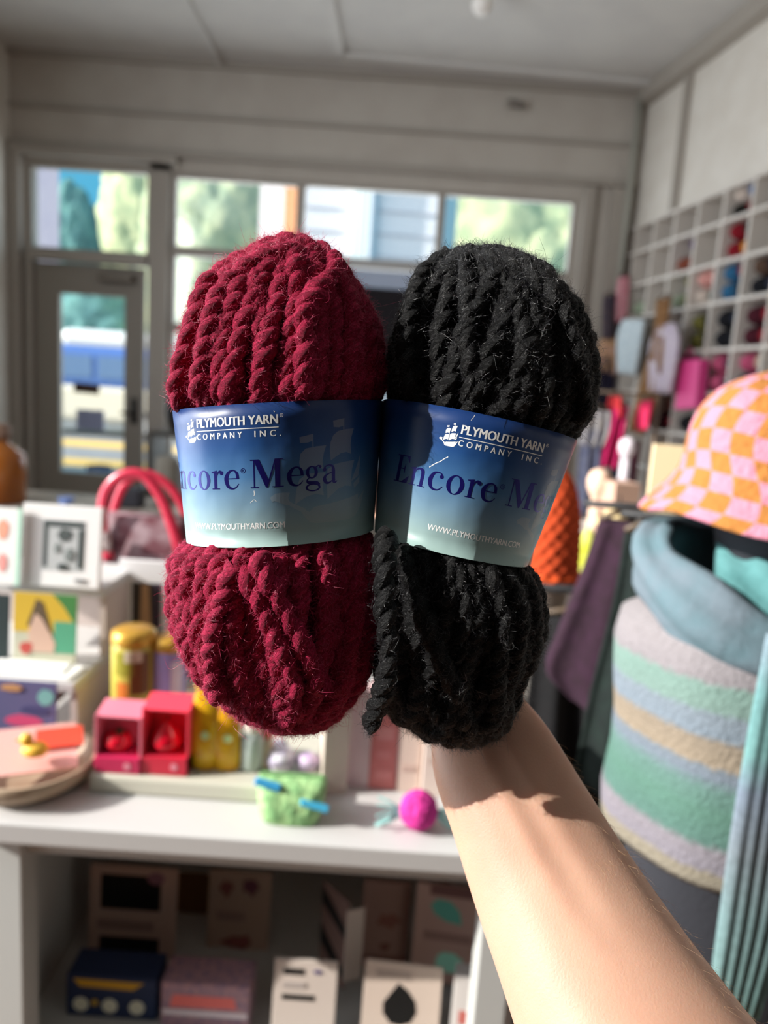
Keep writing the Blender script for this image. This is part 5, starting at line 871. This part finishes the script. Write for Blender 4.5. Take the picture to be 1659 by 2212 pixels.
SHIP = [  # ship emblem in a unit box, traced as plain shapes: flags, sails, hull
 [(.275, .84), (.40, .865), (.40, .80), (.35, .785), (.28, .785)], [(.395, .865), (.405, .865), (.405, .74), (.395, .74)],
 [(.60, .98), (.71, 1.0), (.71, .93), (.66, .915), (.605, .92)], [(.705, 1.0), (.716, 1.0), (.716, .86), (.705, .86)],
 [(.28, .68), (.33, .73), (.43, .745), (.53, .75), (.505, .68), (.49, .60), (.50, .52), (.44, .555), (.38, .555), (.32, .53), (.285, .52), (.27, .60)],
 [(.60, .84), (.65, .88), (.74, .895), (.83, .90), (.80, .82), (.79, .74), (.80, .65), (.74, .675), (.68, .665), (.62, .63), (.575, .60), (.565, .70), (.575, .78)],
 [(.27, .44), (.33, .485), (.42, .495), (.52, .49), (.50, .42), (.49, .34), (.50, .27), (.42, .29), (.33, .27), (.25, .22), (.225, .20), (.235, .33)],
 [(.54, .52), (.62, .565), (.73, .58), (.84, .59), (.81, .50), (.80, .41), (.81, .33), (.73, .345), (.65, .32), (.57, .26), (.535, .23), (.53, .38)],
 [(.93, .65), (.92, .52), (.90, .43), (.80, .38), (.86, .50)], [(.83, .36), (.92, .43), (.915, .36), (.84, .31)],
 [(0, .285), (.05, .32), (.12, .325), (.18, .32), (.165, .27), (.19, .20), (.14, .205), (.09, .23), (.04, .25), (.02, .24)],
 [(.17, .24), (.20, .22), (.33, .15), (.31, .135), (.18, .19)],
 [(.20, .175), (.28, .165), (.36, .12), (.55, .11), (.78, .12), (.90, .20), (1.0, .28), (.965, .17), (.92, .09), (.86, .03), (.78, .005), (.60, 0), (.42, .005), (.36, .02), (.32, .07), (.28, .13)],
 [(.36, .12), (.40, .165), (.52, .18), (.66, .20), (.78, .22), (.90, .25), (.90, .20), (.78, .12), (.55, .11)]]
def ship(x0, y0, w_, h_): return poly_bm([[(x0 + q[0] * w_, y0 + q[1] * h_) for q in p] for p in SHIP])
def reg(x, y, d):
    bm = text_bm('R', x - d * .2, x + d * .22, y - d * .27, d * .54); b2 = poly_bm(ring(x, y, d / 2, d / 2, d / 2 * .8, d / 2 * .8, 24)); return [bm, b2]
def band(sk, parent, du, lab, marks, pink=()):
    # paper sheet: full turn, outer and inner face
    nu, nv = 200, 10; th = np.linspace(-math.pi, math.pi, nu); V = []; UVs = []
    for off in (0, -.0003):
        for v in np.linspace(0, 1, nv):
            vv = np.full(nu, v); w = sk.w0 + (sk.w1 - sk.w0) * v; u = np.interp(th, sk.th, sk.g) * w; V.append(sk.lab(u, vv, off)); UVs.append(np.column_stack([u * 10, vv]))
    V, UVs = np.concatenate(V), np.concatenate(UVs); Q = []
    def quad(l, flip):
        for i in range(nv - 1):
            for j in range(nu - 1):
                a = l * nv * nu + i * nu + j; q = (a, a + 1, a + nu + 1, a + nu); Q.append(q[::-1] if flip else q)
    quad(0, False); quad(1, True)
    for i in (0, nv - 1):
        for j in range(nu - 1): a = i * nu + j; Q.append((a, a + 1, a + 1 + nv * nu, a + nv * nu))
    o = uvmesh('paper_band', V, np.array(Q), UVs, PB, parent)
    wrap([ship(8.2, 8.6, 47.5, 45.2)], 'ship_watermark', WM, sk, o, du, .00003)
    wrap([ship(-35.6, 46.6, 8.6, 10.2)], 'ship_emblem', INK, sk, o, du, .00006)
    wrap([text_bm('PLYMOUTH YARN', -26.5 + k_, 12.2 + k_, 52.8, 3.9) for k_ in (-.08, .08, .24)], 'company_name', INK, sk, o, du, .00006)
    wrap([poly_bm(rc(-26.8, 51.15, 12.6, 51.5))], 'company_rule', INK, sk, o, du, .00006)
    wrap([text_bm('COMPANY', -26.6 + k_, -3.2 + k_, 47.6, 2.6, 1.75) for k_ in (0, .16)] + [text_bm('INC.', 2.3 + k_, 13.4 + k_, 47.6, 2.6, 1.75) for k_ in (0, .16)], 'company_line', INK, sk, o, du, .00006)
    wrap(reg(13.9, 56.2, 1.5), 'registered_mark', INK, sk, o, du, .00006)
    wrap([poly_bm(glyphs('E', -55, -46.2, 25.9, 12.2)), poly_bm(glyphs('n', -46.2, -37.0, 25.9, 12.2)), poly_bm(glyphs('c', -36.6, -28.7, 25.9, 12.2)), poly_bm(glyphs('o', -28.2, -19.4, 25.9, 12.2)), poly_bm(glyphs('r', -19.2, -12.6, 25.9, 12.2)), poly_bm(glyphs('e', -12.6, -4.9, 25.9, 12.2)),
          poly_bm(glyphs('M', -.2, 14.6, 25.9, 12.2)), poly_bm(glyphs('e', 15.4, 23.1, 25.9, 12.2)), poly_bm(glyphs('g', 23.2, 31.3, 25.9, 12.2)), poly_bm(glyphs('a', 31.2, 38.9, 25.9, 12.2))], 'product_name', FOIL, sk, o, du, .00007)
    wrap(reg(-3.2, 33.6, 2.2), 'registered_mark', FOIL, sk, o, du, .00006)
    wrap([text_bm('WWW.PLYMOUTHYARN.COM', -31.6 + k_, 14.2 + k_, 8.1, 2.7) for k_ in (0, .12)], 'web_address', INK, sk, o, du, .00006)
    for pq in pink: wrap([poly_bm([pq])], 'edge_reflection', mat('painted_reflection', 'E9A08C', rough=.4), sk, o, du, .00006)  # warm reflection along the band's edge, laid on as flat salmon colour
    for mk in marks: wrap([poly_bm(stroke(mk[0], mk[1], False))], 'crease_mark', SCR, sk, o, du, .00005)
band(RED, T_red, -7.0, '', [([(1.5, 24.8), (1.6, 23.2), (1.4, 22.6)], .25), ([(-.3, 19.6), (.6, 20.4), (1.4, 21.0), (2.4, 20.2)], .22), ([(10.6, 58.2), (11.1, 57.6)], .3)])
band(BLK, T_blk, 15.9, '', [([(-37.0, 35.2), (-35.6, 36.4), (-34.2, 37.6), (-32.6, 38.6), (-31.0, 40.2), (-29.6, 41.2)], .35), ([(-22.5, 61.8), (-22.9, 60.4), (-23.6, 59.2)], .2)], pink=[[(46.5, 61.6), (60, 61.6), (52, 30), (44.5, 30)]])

# ================================================================== forearm and hand
SK = bpy.data.materials.new('skin'); SK.use_nodes = True; nt = SK.node_tree; b = nt.nodes['Principled BSDF']; tc = nt.nodes.new('ShaderNodeTexCoord')
n1 = nt.nodes.new('ShaderNodeTexNoise'); n1.inputs['Scale'].default_value = 22; n1.inputs['Detail'].default_value = 3; nt.links.new(tc.outputs['Object'], n1.inputs['Vector']); r = nt.nodes.new('ShaderNodeValToRGB'); r.color_ramp.elements[0].position = .3; r.color_ramp.elements[1].position = .7
r.color_ramp.elements[0].color = lin('BC917B'); r.color_ramp.elements[1].color = lin('C9A089'); nt.links.new(n1.outputs['Fac'], r.inputs[0]); nt.links.new(r.outputs[0], b.inputs['Base Color'])
b.inputs['Roughness'].default_value = .5; b.inputs['Specular IOR Level'].default_value = .35; b.inputs['Subsurface Weight'].default_value = .35; b.inputs['Subsurface Radius'].default_value = (.009, .0032, .0016); b.inputs['Subsurface Scale'].default_value = 1.
n2 = nt.nodes.new('ShaderNodeTexNoise'); n2.inputs['Scale'].default_value = 900; n2.inputs['Detail'].default_value = 3; nt.links.new(tc.outputs['Object'], n2.inputs['Vector']); bp = nt.nodes.new('ShaderNodeBump'); bp.inputs['Strength'].default_value = .22; bp.inputs['Distance'].default_value = .0006; nt.links.new(n2.outputs['Fac'], bp.inputs['Height']); nt.links.new(bp.outputs[0], b.inputs['Normal'])
pn = thing('person', PD(1200, 1900, .36), 'bare forearm of a person reaching in from lower right, hand behind both skeins', 'person')
sec = [((935, 1500), (1095, 1420), .405, .42), ((930, 1590), (1120, 1490), .398, .5), ((938, 1680), (1182, 1568), .390, .62), ((974, 1790), (1262, 1695), .378, .70), ((1008, 1900), (1340, 1818), .366, .74), ((1040, 2000), (1412, 1925), .354, .77), ((1074, 2100), (1486, 2030), .342, .80), ((1110, 2212), (1570, 2140), .329, .82), ((1150, 2340), (1668, 2265), .315, .84), ((1220, 2520), (1810, 2440), .297, .86), ((1330, 2780), (2010, 2690), .275, .88), ((1450, 3100), (2180, 3000), .262, .9), ((1600, 3500), (2350, 3420), .25, .9)]
KS = []
for l, r_, d, k in sec:
    A, B = PD(*l, d), PD(*r_, d); KS.append(np.concatenate([A, B, [k]]))
KS = smooth_path(KS, 6); rings = []; cent = (KS[:, :3] + KS[:, 3:6]) / 2; Tn = np.gradient(cent, axis=0); Tn /= np.linalg.norm(Tn, axis=1)[:, None]
for i, q in enumerate(KS):
    A, B, k = q[:3], q[3:6], q[6]; c = (A + B) / 2; h = (B - A) / 2; hl = np.linalg.norm(h); hn = h / hl; nn = np.cross(hn, Tn[i]); nn /= np.linalg.norm(nn); 
    if nn @ FW > 0: nn = -nn
    n_f = i / len(KS); rg = []
    for a in np.linspace(0, 2 * math.pi, 64, endpoint=False):
        x, y = math.cos(a), math.sin(a); bump_ = 1.0
        if y > 0:   # tendons on the inner wrist, fading up the forearm
            f = math.exp(-((i - 18) / 13.) ** 2); bump_ += f * (.04 * math.exp(-((x + .12) / .10) ** 2) - .045 * math.exp(-((x - .10) / .12) ** 2) + .04 * math.exp(-((x - .34) / .12) ** 2))
        rg.append(c + h * x + nn * hl * k * y * bump_ * (abs(y) ** .0) * .92)
    rings.append(rg)
mb = MB().loft(rings)
# palm behind the skeins, with heel and thumb base
def ptube(pts, rad, seg=20, flat=1.): 
    q = smooth_path([list(PD(x, y, d)) + [r] for (x, y, d), r in zip(pts, rad)], 6); mb.tube(q[:, :3], q[:, 3], seg, flat, up=FW)
def blob(x, y, d, rx, ry, rz, ang=0):
    bm = bmesh.new(); bmesh.ops.create_icosphere(bm, subdivisions=4, radius=1); c = PD(x, y, d); ca, sa = math.cos(math.radians(ang)), math.sin(math.radians(ang))
    for v in bm.verts: v.co = Vector(c + RT * (v.co.x * rx * ca - v.co.y * ry * sa) + UP * (v.co.x * rx * sa + v.co.y * ry * ca) + FW * v.co.z * rz)
    mb._bm(bm, (0, 0, 0))
blob(1000, 1330, .424, .040, .052, .0135, 8); blob(1015, 1440, .414, .034, .034, .015, 8); blob(985, 1235, .427, .042, .028, .012, 6); blob(1070, 1390, .414, .018, .036, .015, -12)
FI = [([(1115, 1210), (1135, 1080), (1140, 985), (1136, 900)], 1), ([(1040, 1190), (1045, 1050), (1040, 930), (1028, 840)], 1.03), ([(960, 1190), (930, 1060), (900, 950), (872, 870)], 1), ([(885, 1215), (840, 1120), (800, 1040), (765, 985)], .88)]
for pts, k in FI:
    dd = [.427, .425, .420, .412]; q = [(x, y, d) for (x, y), d in zip(pts, dd)]; ptube([(pts[0][0] * .6 + 400 , pts[0][1] + 80, .423)] + q, [.0092 * k, .0090 * k, .0082 * k, .0074 * k, .0058 * k])
    blob(pts[1][0], pts[1][1], .425, .0092 * k, .0105 * k, .0090 * k); blob(pts[2][0], pts[2][1], .420, .0083 * k, .0095 * k, .0080 * k); blob(pts[3][0], pts[3][1] + 4, .412, .0066 * k, .0085 * k, .0062 * k)
ptube([(1060, 1470, .414), (1112, 1385, .415), (1128, 1300, .413), (1108, 1225, .409)], [.013, .0115, .0095, .0068]); blob(1108, 1222, .409, .0078, .0105, .0066, 10)
hand = obj('forearm_and_hand', mb, SK, pn, smooth=True)
rm = hand.modifiers.new('join', 'REMESH'); rm.mode = 'VOXEL'; rm.voxel_size = .0019; rm.use_smooth_shade = True
sm_ = hand.modifiers.new('soften', 'SMOOTH'); sm_.factor = .5; sm_.iterations = 9
for pts, k in FI:
    x, y = pts[3]; c = PD(x, y + 8, .412 + .0066); nb_ = MB(); bm = bmesh.new(); bmesh.ops.create_icosphere(bm, subdivisions=3, radius=1)
    for v in bm.verts: v.co = Vector(c + RT * v.co.x * .0046 * k + UP * v.co.y * .0062 * k + FW * v.co.z * .0012)
    obj('fingernail', nb_._bm(bm, (0, 0, 0)), mat('nail', 'E9C3B5', rough=.25), pn, smooth=True)
c = PD(1108, 1226, .409 + .0066); bm = bmesh.new(); bmesh.ops.create_icosphere(bm, subdivisions=3, radius=1)
for v in bm.verts: v.co = Vector(c + RT * v.co.x * .0056 + UP * v.co.y * .0070 + FW * v.co.z * .0012)
obj('thumbnail', MB()._bm(bm, (0, 0, 0)), mat('nail', 'E9C3B5', rough=.25), pn, smooth=True)
# fine arm hair along the outer edge
rts, drs = [], []
R3 = np.array(rings[14:60]); n = 700
ii = rng.integers(0, len(R3) - 1, n); aa = (rng.normal(0, 5, n)).astype(int) % 64; rts = R3[ii, aa]; cc = R3.mean(1)[ii]; nr = rts - cc; nr /= np.linalg.norm(nr, axis=1)[:, None]; tt = Tn[14 + ii]
obj('sleeve', MB().tube(smooth_path([(.185, .17, 1.085), (.20, .08, 1.06), (.235, -.10, 1.09), (.235, -.30, 1.24), (.20, -.36, 1.31)], 8), [.05] * 17 + [.056] * 8 + [.062] * 8, 24), mat('shirt_dark', '22222A', rough=.9, bump=.3, nscale=60), pn, smooth=True)  # sleeve, torso and head: unseen, added to keep light off the skeins
obj('top', MB().loft([oval(.02, -.42, z, rx, ry) for z, rx, ry in ((.75, .17, .13), (.95, .15, .12), (1.1, .17, .13), (1.25, .20, .12), (1.33, .19, .10), (1.38, .08, .08), (1.40, .065, .065))]), mat('shirt_dark', '22222A'), pn, smooth=True)
obj('head', MB().loft([oval(.02, -.36 + dy, z, rx, ry) for z, rx, ry, dy in ((1.34, .052, .055, -.05), (1.41, .055, .06, -.04), (1.44, .06, .085, -.01), (1.50, .072, .095, 0), (1.57, .076, .1, 0), (1.63, .066, .085, -.01), (1.67, .03, .04, -.01))]), SK, pn, smooth=True)
for sx_ in (-1, 1):
    e_ = obj('eye', MB().lathe((.02 + sx_ * .030, -.272, 1.508), [(.002, -.010), (.010, -.006), (.013, 0), (.010, .006), (.002, .010)], 16), mat('eye_white', 'E9E6E2', rough=.2), pn, smooth=True)
    obj('iris', MB().lathe((.02 + sx_ * .030, -.2600, 1.508), [(.001, 0), (.0055, .001), (.001, .002)], 14, rot=RX(90)), mat('iris_brown', '3B2A1C', rough=.2), e_, smooth=True)
    obj('eyebrow', MB().tube(smooth_path([(.02 + sx_ * .016, -.262, 1.526), (.02 + sx_ * .032, -.266, 1.532), (.02 + sx_ * .048, -.282, 1.527)], 5), .0022, 8), mat('hair_brown', '3A2A20', rough=.6), pn, smooth=True)
    obj('ear', MB().lathe((.02 + sx_ * .080, -.365, 1.470), [(.003, 0), (.010, .012), (.014, .035), (.012, .052), (.003, .060)], 16, sx=.5), SK, pn, smooth=True)
obj('nose', MB().tube(smooth_path([(.02, -.266, 1.512), (.02, -.255, 1.490), (.02, -.243, 1.470), (.02, -.258, 1.462)], 6), [.006] * 6 + [.008] * 6 + [.011] * 7, 14), SK, pn, smooth=True)
obj('mouth', MB().tube(smooth_path([(-.003, -.270, 1.437), (.010, -.262, 1.441), (.02, -.261, 1.438), (.030, -.262, 1.441), (.043, -.270, 1.437)], 5), .0042, 10), mat('lips', 'A85F56', rough=.4), pn, smooth=True)
obj('hair', MB().loft([oval(.02, cy_, z, rx, ry) for z, rx, ry, cy_ in ((1.30, .07, .04, -.455), (1.40, .086, .06, -.43), (1.50, .088, .078, -.408), (1.565, .088, .092, -.388), (1.64, .076, .092, -.37), (1.69, .03, .04, -.37))]), mat('hair_brown', '3A2A20', rough=.6), pn, smooth=True)
hm = bpy.data.materials.new('arm_hair'); hm.use_nodes = True; hm.node_tree.nodes['Principled BSDF'].inputs['Base Color'].default_value = lin('C9A27A'); hm.node_tree.nodes['Principled BSDF'].inputs['Roughness'].default_value = .4
D_ = nr * .45 + tt * .8 + rng.normal(size=(n, 3)) * .2; ah = hair('arm_hair', rts, D_, rng.uniform(.003, .007, n), 1.6e-5, hm, pn, 5, .3); ah['kind'] = 'stuff'
